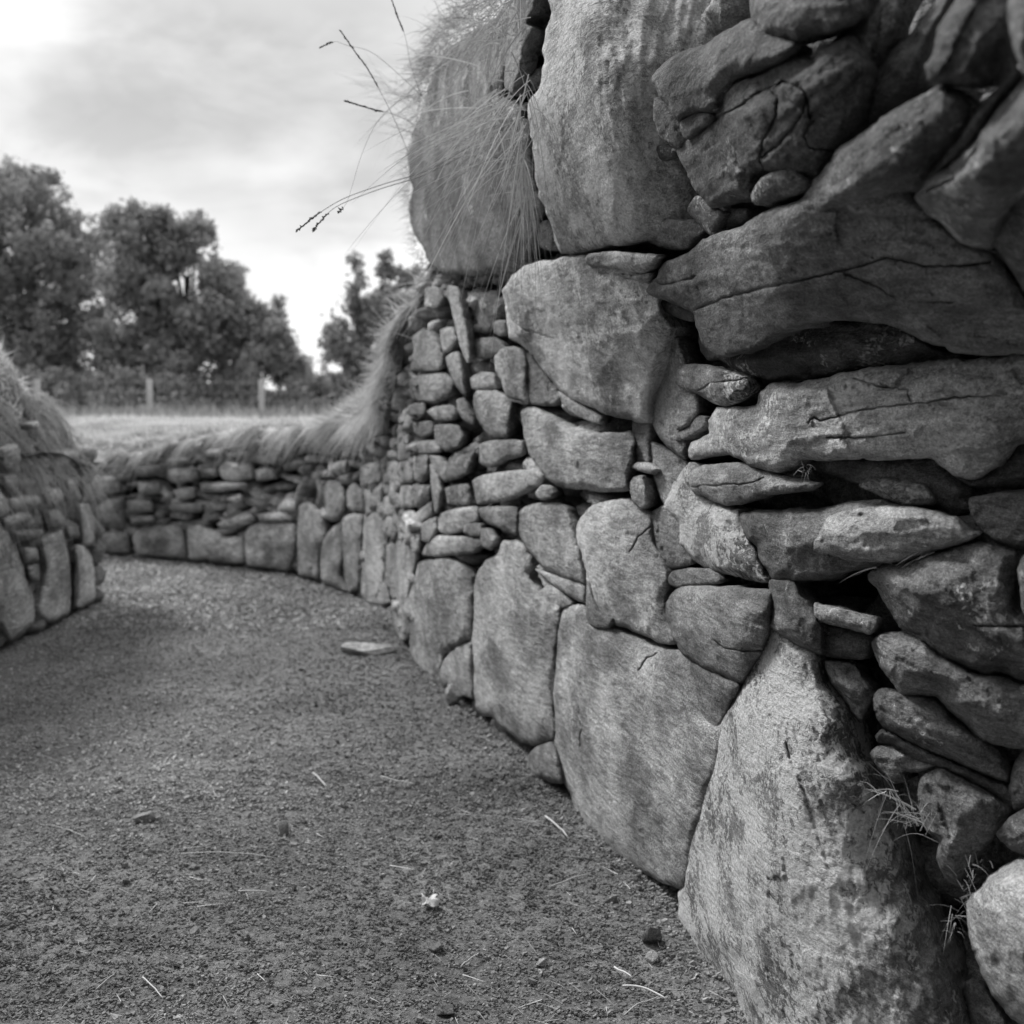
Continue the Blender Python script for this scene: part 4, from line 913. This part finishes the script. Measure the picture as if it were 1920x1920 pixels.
sets = [bset(crest(800, sky_edge[:5], (.02, .13), 12), (-.6, -.1, .4), .6, (.03, .13), (.05, .7), .32),
        bset(crest(160, sky_edge[3:], (.05, .18), 6), (-.9, -.1, .1), .6, (.03, .16), (.0, .5), .30),
        bset(crest(260, [(765, 280), (765, 350), (775, 430), (795, 500)], (.0, .1), 4), (-.8, -.1, .0), .5, (.03, .10), (.0, .5), .30, (.001, .002)),
        bset(crest(420, [(850, 30), (840, 80), (880, 70), (930, 60), (950, 0)], (.18, .30), 20), (-.25, -.1, .1), .7, (.04, .14), (.2, 1.3), .36),
        bset(crest(150, [(830, 130), (870, 210), (930, 240), (950, 120)], (.18, .30), 34), (-.15, -.1, -.2), .6, (.06, .18), (.3, 1.2), .38),
        bset(crest(60, [(840, 120), (880, 170), (930, 210), (965, 170), (950, 260)], (.18, .32), 30), (-.06, -.12, -.3), .22, (.22, .50), (.1, .5), .42, (.0018, .0034)),
        bset(crest(40, [(860, 150), (900, 220), (950, 240), (975, 180)], (.20, .34), 30), (-.75, -.1, -.35), .25, (.12, .36), (.05, .5), .42, (.0018, .0034)),
        bset(crest(80, [(950, 260), (975, 300), (985, 400)], (.16, .24), 10), (-.02, -.1, -.6), .25, (.1, .28), (.2, .8), .36, (.0015, .003)),
        bset(crest(90, [(700, 150), (780, 180), (790, 260)], (-.1, .2), 12), (-.9, -.1, .3), .35, (.1, .3), (.0, .3), .26, (.0010, .0018))]
merge_blades('hanging_grass', sets, 'wiry grass sprouting and hanging over the dark skyline boulder')
# small dry roots and straw caught in the wall's joints
sets = [bset(crest(70, [(1660, 1480), (1700, 1530), (1735, 1560)], (.02, .08), 12), (-.3, -.4, .3), .6, (.03, .10), (.0, .8), .45, (.0010, .002)),
        bset(crest(50, [(1800, 1700), (1790, 1740), (1810, 1640), (1850, 1620)], (.03, .08), 8), (-.3, -.4, .3), .6, (.02, .06), (.0, .8), .40, (.0008, .0016)),
        bset(crest(40, [(1560, 80), (1550, 110), (1490, 130)], (.04, .10), 8), (-.2, -.4, -.1), .6, (.02, .08), (.0, .8), .38, (.0007, .0014)),
        bset(crest(22, [(1500, 880), (1520, 885)], (.04, .09), 4), (-.2, -.4, 0), .6, (.01, .03), (.0, .8), .4, (.0008, .0015)),
        bset(crest(16, [(1640, 1065), (1690, 1050), (1750, 1030)], (.06, .1), 4), (-.8, -.2, -.1), .3, (.02, .06), (.0, .3), .5, (.0010, .002))]
merge_blades('dry_straw', sets, 'wisps of dry straw and roots caught in the joints of the wall', segs=5)

# ------------------------------------------------------------------ grass stalks with seed heads
def tube(pts, r0, r1, nseg=5):
    pts = np.asarray(pts, float); n_ = len(pts); T = np.gradient(pts, axis=0); T /= np.linalg.norm(T, axis=1)[:, None] + 1e-12
    ref = np.array([.3, .2, .93]); U = np.cross(T, ref); U /= np.linalg.norm(U, axis=1)[:, None] + 1e-12; Vv = np.cross(T, U)
    rr = np.broadcast_to(np.linspace(r0, r1, n_) if np.isscalar(r0) else r0, (n_,))
    th = np.arange(nseg) / nseg * 6.283
    V = pts[:, None] + rr[:, None, None] * (np.cos(th)[None, :, None] * U[:, None] + np.sin(th)[None, :, None] * Vv[:, None])
    f = []
    for i in range(n_ - 1):
        for j in range(nseg): f.append((i * nseg + j, i * nseg + (j + 1) % nseg, (i + 1) * nseg + (j + 1) % nseg, (i + 1) * nseg + j))
    f.append(tuple(range(nseg))[::-1]); f.append(tuple((n_ - 1) * nseg + j for j in range(nseg)))
    return V.reshape(-1, 3), f
def spline(p, m=40):
    p = np.asarray(p, float); t = np.linspace(0, len(p) - 1, m); 
    out = np.zeros((m, p.shape[1]))
    for k_, tt_ in enumerate(t):
        i = min(int(tt_), len(p) - 2); f = tt_ - i
        p0, p1, p2, p3 = p[max(i - 1, 0)], p[i], p[i + 1], p[min(i + 2, len(p) - 1)]
        out[k_] = .5 * (2 * p1 + (p2 - p0) * f + (2 * p0 - 5 * p1 + 4 * p2 - p3) * f ** 2 + (3 * p1 - p0 - 3 * p2 + p3) * f ** 3)
    return out
def stalk(pix, Y0, Y1, label, head=None, rad=.0009, tone=.16, loose=1.0):
    p = spline(pix, 46); Y = np.linspace(Y0, Y1, 46); a, e = ae(p[:, 0], p[:, 1]); P = np.stack([a * Y, Y, CAMH + e * Y], -1)
    root = empty('grass_stalk', tuple(P[0])); tag(root, label, 'grass stalk', 'flowering grass stalks against the sky')
    v, f = tube(P, rad, rad * .5); mesh_obj('stem', v, f, M_grass, root, {'tone': .22})
    if head:
        i0 = int(46 * (1 - head)); seg = P[i0:]
        vs, fs, off = [], [], 0
        for k_ in range(len(seg)):
            for q in range(4):
                d = (seg[min(k_ + 1, len(seg) - 1)] - seg[max(k_ - 1, 0)]); d /= np.linalg.norm(d) + 1e-9
                st = seg[k_] + (seg[min(k_ + 1, len(seg) - 1)] - seg[k_]) * q / 4; dirn = d + rng.normal(size=3) * .24 * loose; l = rng.uniform(.006, .014)
                pp = st + np.outer(np.linspace(0, 1, 5), dirn * l); v, f = tube(pp, np.array([.0005, .0017, .0019, .0012, .0003]), None, 4)
                vs.append(v); fs += [tuple(i + off for i in ff) for ff in f]; off += len(v)
        mesh_obj('seed_head', np.concatenate(vs), fs, M_grass, root, {'tone': tone})
stalk([(880, 275), (800, 320), (720, 345), (650, 370), (610, 392), (585, 410), (558, 431)], 3.5, 2.95, 'lowest grass stalk reaching left, its seed head nodding at the tip', .30, .0012)
stalk([(868, 292), (790, 330), (720, 352), (665, 372), (630, 388), (610, 405), (588, 431)], 3.5, 3.0, 'grass stalk with a short dark seed head just right of the lowest one', .22, .0012)
stalk([(812, 168), (755, 185), (710, 225), (680, 285), (660, 350), (650, 380), (636, 397)], 3.7, 3.1, 'thin grass stalk arching over and down, a small seed spray at its end', .10, .0006)
stalk([(765, 285), (740, 225), (715, 175), (690, 130), (668, 100), (640, 60)], 3.9, 3.6, 'tall upright grass stalk rising from the boulder edge with a long seed head', .55, .0008, loose=.5)
stalk([(800, 190), (770, 160), (700, 100), (650, 85), (628, 78), (602, 88)], 3.9, 3.6, 'upper grass stalk bending left with a drooping tip', .18, .0007, loose=.6)
stalk([(790, 180), (770, 120), (760, 70), (745, 30), (728, -20)], 3.9, 3.7, 'grass stalk leaving the top of the picture beside the turf', .45, .0007, loose=.5)
stalk([(780, 235), (740, 215), (700, 205), (650, 190)], 3.9, 3.7, 'short grass stalk pointing left above the boulder shoulder', .5, .0007, loose=.6)

# ------------------------------------------------------------------ floor gravel, straw, loose stones
def chips(n, yr, size, tone, zoff=0.0, foot_=False):
    y = yr[0] + (yr[1] - yr[0]) * rng.uniform(0, 1, n) ** 1.15
    xl = -.47 * y - .15; a_w = 1.25
    x = xl + rng.uniform(0, 1, n) * (np.interp(y, WY[::-1] if WY[0] > WY[-1] else WY, WX) + .1 - xl)
    if foot_: x = np.interp(y, WY, WX) + .02 - np.abs(rng.normal(0, .055, n))
    r_ = size[0] * (size[1] / size[0]) ** (rng.uniform(0, 1, n) ** 2.2)
    m = 5; th = np.arange(m) / m * 6.283 + rng.uniform(0, 6.283, n)[:, None] + rng.uniform(-.35, .35, (n, m))
    asp = rng.uniform(.45, 1, n); rot = rng.uniform(0, 6.283, n)
    rad = r_[:, None] * rng.uniform(.7, 1.1, (n, m))
    lx, ly = np.cos(th) * rad, np.sin(th) * rad * asp[:, None]
    hx = lx * np.cos(rot)[:, None] - ly * np.sin(rot)[:, None]; hy = lx * np.sin(rot)[:, None] + ly * np.cos(rot)[:, None]
    tx, ty = rng.normal(0, .28, n), rng.normal(0, .28, n); hgt = r_ * rng.uniform(.25, .6, n)
    z0 = gh(x, y) + zoff + rng.uniform(0, .4, n) * r_
    top = np.stack([x[:, None] + hx * .86, y[:, None] + hy * .86, z0[:, None] + hgt[:, None] * .7 + hx * tx[:, None] + hy * ty[:, None]], -1)
    bot = np.stack([x[:, None] + hx, y[:, None] + hy, z0[:, None] - hgt[:, None] * .5 + hx * tx[:, None] + hy * ty[:, None]], -1)
    V = np.concatenate([top, bot], 1).reshape(-1, 3)
    b = (np.arange(n) * 2 * m)[:, None]
    f1 = b + np.arange(m)[None]
    q = np.stack([np.arange(m), m + np.arange(m), m + (np.arange(m) + 1) % m, (np.arange(m) + 1) % m], -1)
    f2 = (b[:, :, None] + q[None]).reshape(-1, 4)
    li = np.concatenate([f1.ravel(), f2.ravel()]); lt = np.concatenate([np.full(n, m), np.full(n * m, 4)])
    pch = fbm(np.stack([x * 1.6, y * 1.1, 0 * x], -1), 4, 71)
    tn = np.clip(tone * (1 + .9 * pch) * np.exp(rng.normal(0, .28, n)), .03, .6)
    return V, li, lt, np.repeat(tn, 2 * m)
def chips_obj(name, specs, label):
    vs, l1, l2, tn, off = [], [], [], [], 0
    for sp in specs:
        V, li, lt, t_ = chips(*sp[:4], foot_=len(sp) > 4); vs.append(V); l1.append(li + off); l2.append(lt); tn.append(t_); off += len(V)
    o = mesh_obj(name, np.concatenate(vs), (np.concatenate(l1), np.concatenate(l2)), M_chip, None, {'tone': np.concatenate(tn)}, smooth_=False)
    tag(o, label, 'gravel', kind='stuff'); return o
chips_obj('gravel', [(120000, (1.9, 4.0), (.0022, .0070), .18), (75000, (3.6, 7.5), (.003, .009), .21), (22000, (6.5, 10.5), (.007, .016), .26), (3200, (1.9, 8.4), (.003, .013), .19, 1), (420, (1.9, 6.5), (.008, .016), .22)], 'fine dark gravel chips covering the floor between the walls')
# litter of straw, a countless scatter
n = 2000; y = 2.2 + 6 * rng.uniform(0, 1, n) ** 1.6; x = -.45 * y + rng.uniform(0, 1, n) * (np.interp(y, WY[::-1] if WY[0] > WY[-1] else WY, WX) - .03 + .45 * y)
th = rng.uniform(0, 6.283, n)
blades('straw_litter', np.stack([x, y, gh(x, y) + .008], -1), np.stack([np.cos(th), np.sin(th), rng.normal(0, .05, n)], -1), rng.uniform(.015, .075, n), rng.uniform(.0010, .0022, n), rng.uniform(0, .03, n),
       np.clip(rng.normal(.48, .14, n), .15, .85), 'scattered bits of dry straw lying on the gravel', segs=3, mat=M_straw)
# dark mossy crumbs
n = 5200; nc = 46; cyy = rng.uniform(2.2, 6.5, nc); cxx = -.42 * cyy + rng.uniform(0, 1, nc) * (np.interp(cyy, WY, WX) + .42 * cyy)
sz_ = rng.uniform(.3, 1, nc) ** 1.5 * .034; ci = rng.choice(nc, n, p=sz_ / sz_.sum())
x = cxx[ci] + rng.normal(0, 1, n) * sz_[ci]; y = cyy[ci] + rng.normal(0, 1.3, n) * sz_[ci]
xf = np.interp(y, WY, WX); m_ = rng.uniform(size=n) < .35; y = np.where(m_, rng.uniform(1.9, 8, n), y); x = np.where(m_, np.interp(y, WY, WX) - np.abs(rng.normal(0, .03, n)), x)
blades('moss_tufts', np.stack([x, y, gh(x, y) + .003], -1), rdir(n, (0, 0, .7), .7), rng.uniform(.006, .02, n), rng.uniform(.0012, .0024, n), rng.uniform(0, .8, n), np.clip(rng.normal(.12, .05, n), .03, .3), 'small dark tufts of moss among the gravel', 'moss', segs=3)

def rock(px_, py_, wpx, hpx, tone, name, label, rotz=0., lich=.2, sink=.25, depth=.8, cat='stone', group='loose stones lying on the floor'):
    X, Y = on_ground(px_, py_); s_ = Y / F
    sx, sz = wpx * s_ * .5, hpx * s_ * .62
    r = np.random.default_rng(int(px_ * 7 + py_)); nn = 1400
    i = np.arange(nn) + .5; ph = np.arccos(1 - 2 * i / nn); th = math.pi * (1 + 5 ** .5) * i
    D = np.stack([np.cos(th) * np.sin(ph), np.sin(th) * np.sin(ph), np.cos(ph)], -1)
    pk = r.normal(size=(11, 3)); pk /= np.linalg.norm(pk, axis=1)[:, None]
    dist = 1.0 / np.maximum((D @ pk.T) / r.uniform(.62, 1.0, 11)[None], .70).max(1)
    dist *= 1 + .07 * fbm(D * 3, 4, int(px_))
    P = D * dist[:, None]; P /= np.abs(P).max(0)
    P = P * np.array([sx, sx * depth, sz])
    import bmesh
    bm = bmesh.new(); vs = [bm.verts.new(tuple(p)) for p in D]; bmesh.ops.convex_hull(bm, input=vs); bm.verts.ensure_lookup_table()
    tris = [[v.index for v in f.verts] for f in bm.faces]; bm.verts.index_update(); tris = [[v.index for v in f.verts] for f in bm.faces]; bm.free()
    c_, s__ = math.cos(rotz), math.sin(rotz); R_ = np.array([[c_, -s__, 0], [s__, c_, 0], [0, 0, 1]])
    P = P @ R_.T; z0 = float(gh(np.array([X]), np.array([Y]))[0])
    P = P + np.array([X, Y, z0 + sz * (1 - sink)])
    o = mesh_obj(name, P, tris, M_stone, None, {'tone': tone, 'lichen': lich, 'grain': .6}); tag(o, label, cat, group)
    # put the object's origin at its foot
    off = Vector((X, Y, z0)); o.data.transform(__import__('mathutils').Matrix.Translation(-off)); o.location = off
    return o
rock(850, 1318, 48, 34, .36, 'loose_stone', 'pale rounded cobble on the floor against a foot boulder', .4)
rock(692, 1222, 118, 22, .55, 'loose_stone', 'long flat pale stone lying where the floor meets the wall', -.15, depth=.35)
rock(1226, 1768, 52, 34, .17, 'loose_stone', 'dark angular chunk on the gravel near the largest boulder', .3)
rock(1221, 1800, 32, 20, .40, 'loose_stone', 'small pale wedge just in front of the dark angular chunk', -.3)
rock(270, 1545, 46, 22, .33, 'loose_stone', 'flat pale stone on the open floor at the left', .2)
rock(533, 1562, 26, 34, .40, 'loose_stone', 'small upright shard of stone standing in the gravel', .9)
rock(1313, 1682, 22, 16, .32, 'loose_stone', 'upper of two small pale pebbles by the wall foot', .1)
rock(1148, 1680, 20, 13, .32, 'loose_stone', 'small pale pebble left of the wall foot', .5)
rock(818, 1775, 30, 16, .21, 'loose_stone', 'small grey wedge of stone between the dry leaf and the bottom edge', .4)
rock(1015, 1806, 24, 14, .42, 'loose_stone', 'whitish crumb of stone in the middle of the foreground gravel', .1)
rock(836, 1898, 50, 22, .17, 'loose_stone', 'dark flat stone at the bottom edge of the gravel', -.5)
rock(364, 1633, 22, 12, .24, 'loose_stone', 'small square pebble under the longest straw', 0)
rock(130, 1826, 18, 13, .36, 'loose_stone', 'round pale pebble near the bottom left corner', 0)
rock(276, 1606, 10, 9, .50, 'loose_stone', 'tiny white pebble below the flat pale stone', 0)

def straw(p0, p1, label, wid=.0022, tone=.5, bend=0.0):
    A = np.array(on_ground(*p0)); B = np.array(on_ground(*p1)); m = 9; t = np.linspace(0, 1, m)
    d = B - A; nrm = np.array([-d[1], d[0]]); P2 = A + np.outer(t, d) + np.outer(np.sin(t * math.pi) * bend, nrm)
    z = gh(P2[:, 0], P2[:, 1]) + .010 + wid + .006 * np.sin(t * 2.4)
    P = np.c_[P2, z]; wid *= 1.15; v, f = tube(P, wid, wid * .7, 6)
    o = mesh_obj('straw', v, f, M_straw, None, {'tone': min(.62, tone * 1.15)}); tag(o, label, 'straw', 'straws lying on the gravel')
straw((340, 1612), (520, 1622), 'longest pale straw, lying level across the left of the floor', .0013, .5, .02)
straw((715, 1464), (778, 1474), 'thick pale straw in the middle of the floor', .0028, .42)
straw((1023, 1537), (1066, 1576), 'straight pale straw slanting beside the smooth foot boulder', .0024, .5)
straw((587, 1460), (612, 1486), 'short thick straw slanting near the floor centre', .0030, .42)
straw((76, 1551), (165, 1586), 'thin straw slanting down at the far left of the floor', .0012, .4)
straw((447, 1682), (508, 1687), 'short level straw below the small upright shard', .0018, .45)
straw((1152, 1822), (1185, 1849), 'short pale straw at the bottom right, above a bent one', .0020, .55)
straw((1168, 1864), (1248, 1900), 'bent pale straw at the bottom right by the largest boulder', .0020, .55, .08)
straw((268, 1851), (306, 1890), 'pale straw slanting at the bottom left', .0014, .5)
straw((860, 1525), (1045, 1560), 'long thin faded straw pointing at the smooth foot boulder', .0012, .33, .03)
straw((712, 1367), (790, 1357), 'faint far straw level with the second foot boulder', .0018, .33)
straw((1034, 1655), (1105, 1640), 'brownish straw just left of the wall foot', .0017, .38)
straw((864, 1815), (898, 1790), 'short pale straw below the dry leaf', .0014, .5)
straw((1170, 1920), (1235, 1893), 'straw crossing the bottom edge beside the wall', .0013, .45)
straw((180, 1870), (215, 1850), 'small broken straw in the bottom left corner', .0013, .42)
# torn dry leaf
def leaf(px_, py_, w, label, tone=.5, seed=1):
    X, Y = on_ground(px_, py_); r = np.random.default_rng(seed); n_ = 26; th = np.arange(n_) / n_ * 6.283
    rad = w * (1 + .28 * r.normal(size=n_) * .6 + .25 * np.cos(th)); V, f = [], []
    for k_, s_ in enumerate((1, .6, .25)):
        for i in range(n_):
            x_, y_ = math.cos(th[i]) * rad[i] * s_, math.sin(th[i]) * rad[i] * s_ * .9
            V.append((X + x_, Y + y_, .014 + float(gh(np.array([X]), np.array([Y]))[0]) + .35 * y_ + .006 * math.sin(th[i] * 3 + k_) + .4 * (s_ ** 2) * w * .6))
    for k_ in range(2):
        for i in range(n_): f.append((k_ * n_ + i, k_ * n_ + (i + 1) % n_, (k_ + 1) * n_ + (i + 1) % n_, (k_ + 1) * n_ + i))
    f.append(tuple(2 * n_ + i for i in range(n_)))
    o = mesh_obj('dry_leaf', V, f, M_straw, None, {'tone': tone}); md = o.modifiers.new('s', 'SOLIDIFY'); md.thickness = .0008
    tag(o, label, 'leaf')
leaf(802, 1692, .021, 'crumpled pale dry leaf lying in the middle of the gravel', .55, 3)
leaf(842, 1624, .009, 'tiny folded pale leaf above the crumpled one', .55, 5)

# ------------------------------------------------------------------ wire fence
fence = empty('wire_fence', tuple(at(np.array(385.), np.array(760.), 25.))[:2] + (.5,)); tag(fence, 'low post and wire fence crossing the field behind the far wall', 'fence')
postx = [70, 280, 490, 700]
def post(px_, y_):
    a, e = ae(px_, 712.); top = CAMH + e * y_; X = a * y_; r_ = .055; n_ = 12; V, f = [], []
    zs = [.30, .8, top - .02, top]
    for k_, z_ in enumerate(zs):
        for j in range(n_):
            t_ = j / n_ * 6.283; rr = r_ * (1 + .05 * math.sin(3 * t_ + k_)) * (.86 if k_ == 3 else 1); V.append((X + rr * math.cos(t_), y_ + rr * math.sin(t_), z_))
    for k_ in range(3):
        for j in range(n_): f.append((k_ * n_ + j, k_ * n_ + (j + 1) % n_, (k_ + 1) * n_ + (j + 1) % n_, (k_ + 1) * n_ + j))
    f.append(tuple(3 * n_ + j for j in range(n_)))
    mesh_obj('post', V, f, M_wood, fence, {'tone': .6}); return X
for p in postx: post(float(p), 25.)
for yy in (717., 735., 752.):
    a0, e0 = ae(-60., yy); a1, e1 = ae(900., yy); z_ = CAMH + e0 * 25
    xs_ = np.linspace(a0 * 25, a1 * 25, 30); P = np.stack([xs_, np.full(30, 24.93), z_ + .01 * np.sin(xs_ * 1.4)], -1)
    v, f = tube(P, .003, .003, 5); mesh_obj('wire', v, f, M_wire, fence, {'tone': .35})

# ------------------------------------------------------------------ trees
def leaf_cloud(centres, radii, n, size, tone, seed, flat=.8):
    r = np.random.default_rng(seed); centres = np.array(centres, float); radii = np.array(radii, float)
    wgt = radii ** 2; wgt /= wgt.sum(); ci = r.choice(len(centres), n, p=wgt)
    d = r.normal(size=(n, 3)); d /= np.linalg.norm(d, axis=1)[:, None]
    # leaves sit on sprays: short clusters strewn through each bough
    ns_ = 26; sp_d = r.normal(size=(len(centres), ns_, 3)); sp_d /= np.linalg.norm(sp_d, axis=2)[:, :, None]
    sp = centres[:, None] + sp_d * (radii[:, None] * r.uniform(.3, 1.08, (len(centres), ns_)))[:, :, None] * np.array([1, 1, flat])
    si = r.integers(0, ns_, n)
    P = sp[ci, si] + r.normal(size=(n, 3)) * (radii[ci] * .20 + .05)[:, None] * np.array([1, 1, .8])
    keep = fbm(P * 1.3, 3, seed) > -.22
    P = P[keep]; n = len(P); ci = ci[keep]; d = d[keep]
    nrm = d + r.normal(size=(n, 3)) * .7; nrm /= np.linalg.norm(nrm, axis=1)[:, None]
    u = np.cross(nrm, r.normal(size=(n, 3))); u /= np.linalg.norm(u, axis=1)[:, None] + 1e-9; v = np.cross(nrm, u)
    s_ = r.uniform(.6, 1.3, n)[:, None] * size
    q = np.stack([P - u * s_, P + v * s_ * .45 + nrm * s_ * .12, P + u * s_, P - v * s_ * .45 + nrm * s_ * .12], 1)
    tn = np.clip(tone * (1 + .25 * r.normal(size=n)) , .05, .5)
    return q.reshape(-1, 3), (np.arange(n * 4), np.full(n, 4)), np.repeat(tn, 4)
def limbs(base, cents, r0, seed):
    r = np.random.default_rng(seed); base = np.array(base, float); vs, fs, off = [], [], 0
    top = np.mean(cents, 0)
    tr = spline([base, base * .6 + top * .4 + r.normal(size=3) * .1, top + np.array([0, 0, .3])], 14)
    v, f = tube(tr, r0, r0 * .35, 9); vs.append(v); fs += f; off += len(v)
    for c_ in cents:
        k_ = r.integers(3, 11); p0 = tr[k_]; c_ = np.array(c_)
        v, f = tube(spline([p0, (p0 + c_) / 2 + np.array([0, 0, .2]), c_], 8), r0 * .38, r0 * .08, 6)
        vs.append(v); fs += [tuple(i + off for i in ff) for ff in f]; off += len(v)
    return np.concatenate(vs), fs
def gz(Y): return .93 - .42 * float(smooth(np.array([Y]), 14, 26)[0])
def tree(name, blobs, Y, n, size, tone, label, seed, r0=.16, group=None, depth=.8):
    """blobs: (px, py, radius px) measured at distance Y"""
    r = np.random.default_rng(seed); cs, rs = [], []
    for (x_, y_, rp) in blobs:
        dy = r.uniform(-depth, depth); Yk = Y + dy; a, e = ae(x_, y_); cs.append((a * Yk, Yk, CAMH + e * Yk)); rs.append(rp * Yk / F)
    c0 = np.mean(cs, 0); root = empty(name, (c0[0], Y, gz(Y))); tag(root, label, 'tree', group)
    # break each mass into smaller boughs
    c2, r2 = [], []
    for c_, q in zip(cs, rs):
        c2.append(c_); r2.append(q * .62)
        for k_ in range(20):
            d = r.normal(size=3); d /= np.linalg.norm(d); rr = r.uniform(.16, .42)
            c2.append(tuple(np.array(c_) + d * q * (1.12 - rr * .8) * np.array([1, 1, .95]))); r2.append(q * rr)
    v, f, tn = leaf_cloud(c2, r2, n, size, tone, seed)
    mesh_obj('crown', v, f, M_leaf, root, {'tone': tn}, smooth_=False)
    v, f = limbs((c0[0], Y, gz(Y) - .1), cs, r0, seed); mesh_obj('trunk', v, f, M_bark, root, {'tone': .08})
G = 'trees beyond the fence'
tree('broadleaf_tree', [(-40, 400, 110), (40, 370, 75), (100, 420, 65), (60, 480, 110), (-60, 540, 130), (150, 500, 60), (60, 600, 110), (160, 600, 70), (-40, 680, 110), (110, 680, 70), (190, 450, 30), (20, 330, 30), (80, 350, 28)], 33, 46000, .095, .40, 'largest dense tree, cut by the left edge', 11, .22, G)
tree('broadleaf_tree', [(245, 430, 48), (300, 450, 55), (355, 460, 48), (395, 520, 50), (330, 540, 75), (240, 530, 45), (290, 610, 85), (400, 600, 65), (430, 570, 35), (250, 680, 70), (350, 690, 75), (450, 660, 50), (215, 405, 16), (250, 395, 14), (305, 405, 16), (365, 412, 15), (465, 545, 22), (440, 520, 22), (480, 590, 34), (455, 600, 40), (500, 640, 40), (540, 690, 40), (205, 420, 14), (270, 500, 60), (215, 640, 50)], 31, 48000, .085, .40, 'round topped tree in the middle with sky showing through', 12, .17, G)
tree('young_tree', [(520, 600, 14), (522, 570, 9), (505, 640, 26), (530, 660, 28), (490, 680, 34), (550, 700, 30), (480, 610, 22), (515, 620, 18)], 30, 6000, .085, .40, 'small pointed tree at the right foot of the round one', 13, .07, G, .4)
tree('young_tree', [(665, 490, 12), (670, 530, 18), (655, 570, 22), (690, 590, 34), (640, 620, 30), (700, 640, 45), (650, 680, 38), (720, 700, 50), (628, 650, 18)], 28, 9000, .085, .40, 'slender leafy tree rising behind the descending turf', 14, .08, G, .4)
tree('young_tree', [(722, 480, 10), (724, 510, 15), (728, 550, 20), (740, 590, 34), (760, 640, 50), (790, 600, 45), (770, 520, 22)], 28.6, 8000, .085, .40, 'tree partly hidden by the high end of the wall', 15, .08, G, .4)
bl = [(x_, 732 + 6 * math.sin(x_ * .05), 34 + 9 * math.sin(x_ * .031)) for x_ in range(-30, 800, 32)]
r_ = np.random.default_rng(5); cs = []; rs = []
for x_, y_, rp in bl:
    a, e = ae(x_, y_); Y = 29 + r_.uniform(-.8, .8); cs.append((a * Y, Y, CAMH + e * Y)); rs.append(rp * Y / F)
    cs.append((a * Y + .2, Y - .5, CAMH + e * Y - .38)); rs.append(rp * Y / F)
v, f, tn = leaf_cloud(cs, rs, 50000, .075, .30, 5)
hd = mesh_obj('hedge', v, f, M_leaf, None, {'tone': tn}, smooth_=False); tag(hd, 'tangled undergrowth running along behind the wire fence', 'undergrowth', kind='stuff')
print('plain', len(plain), 'stones', sid[0], 'objects', len(bpy.data.objects))
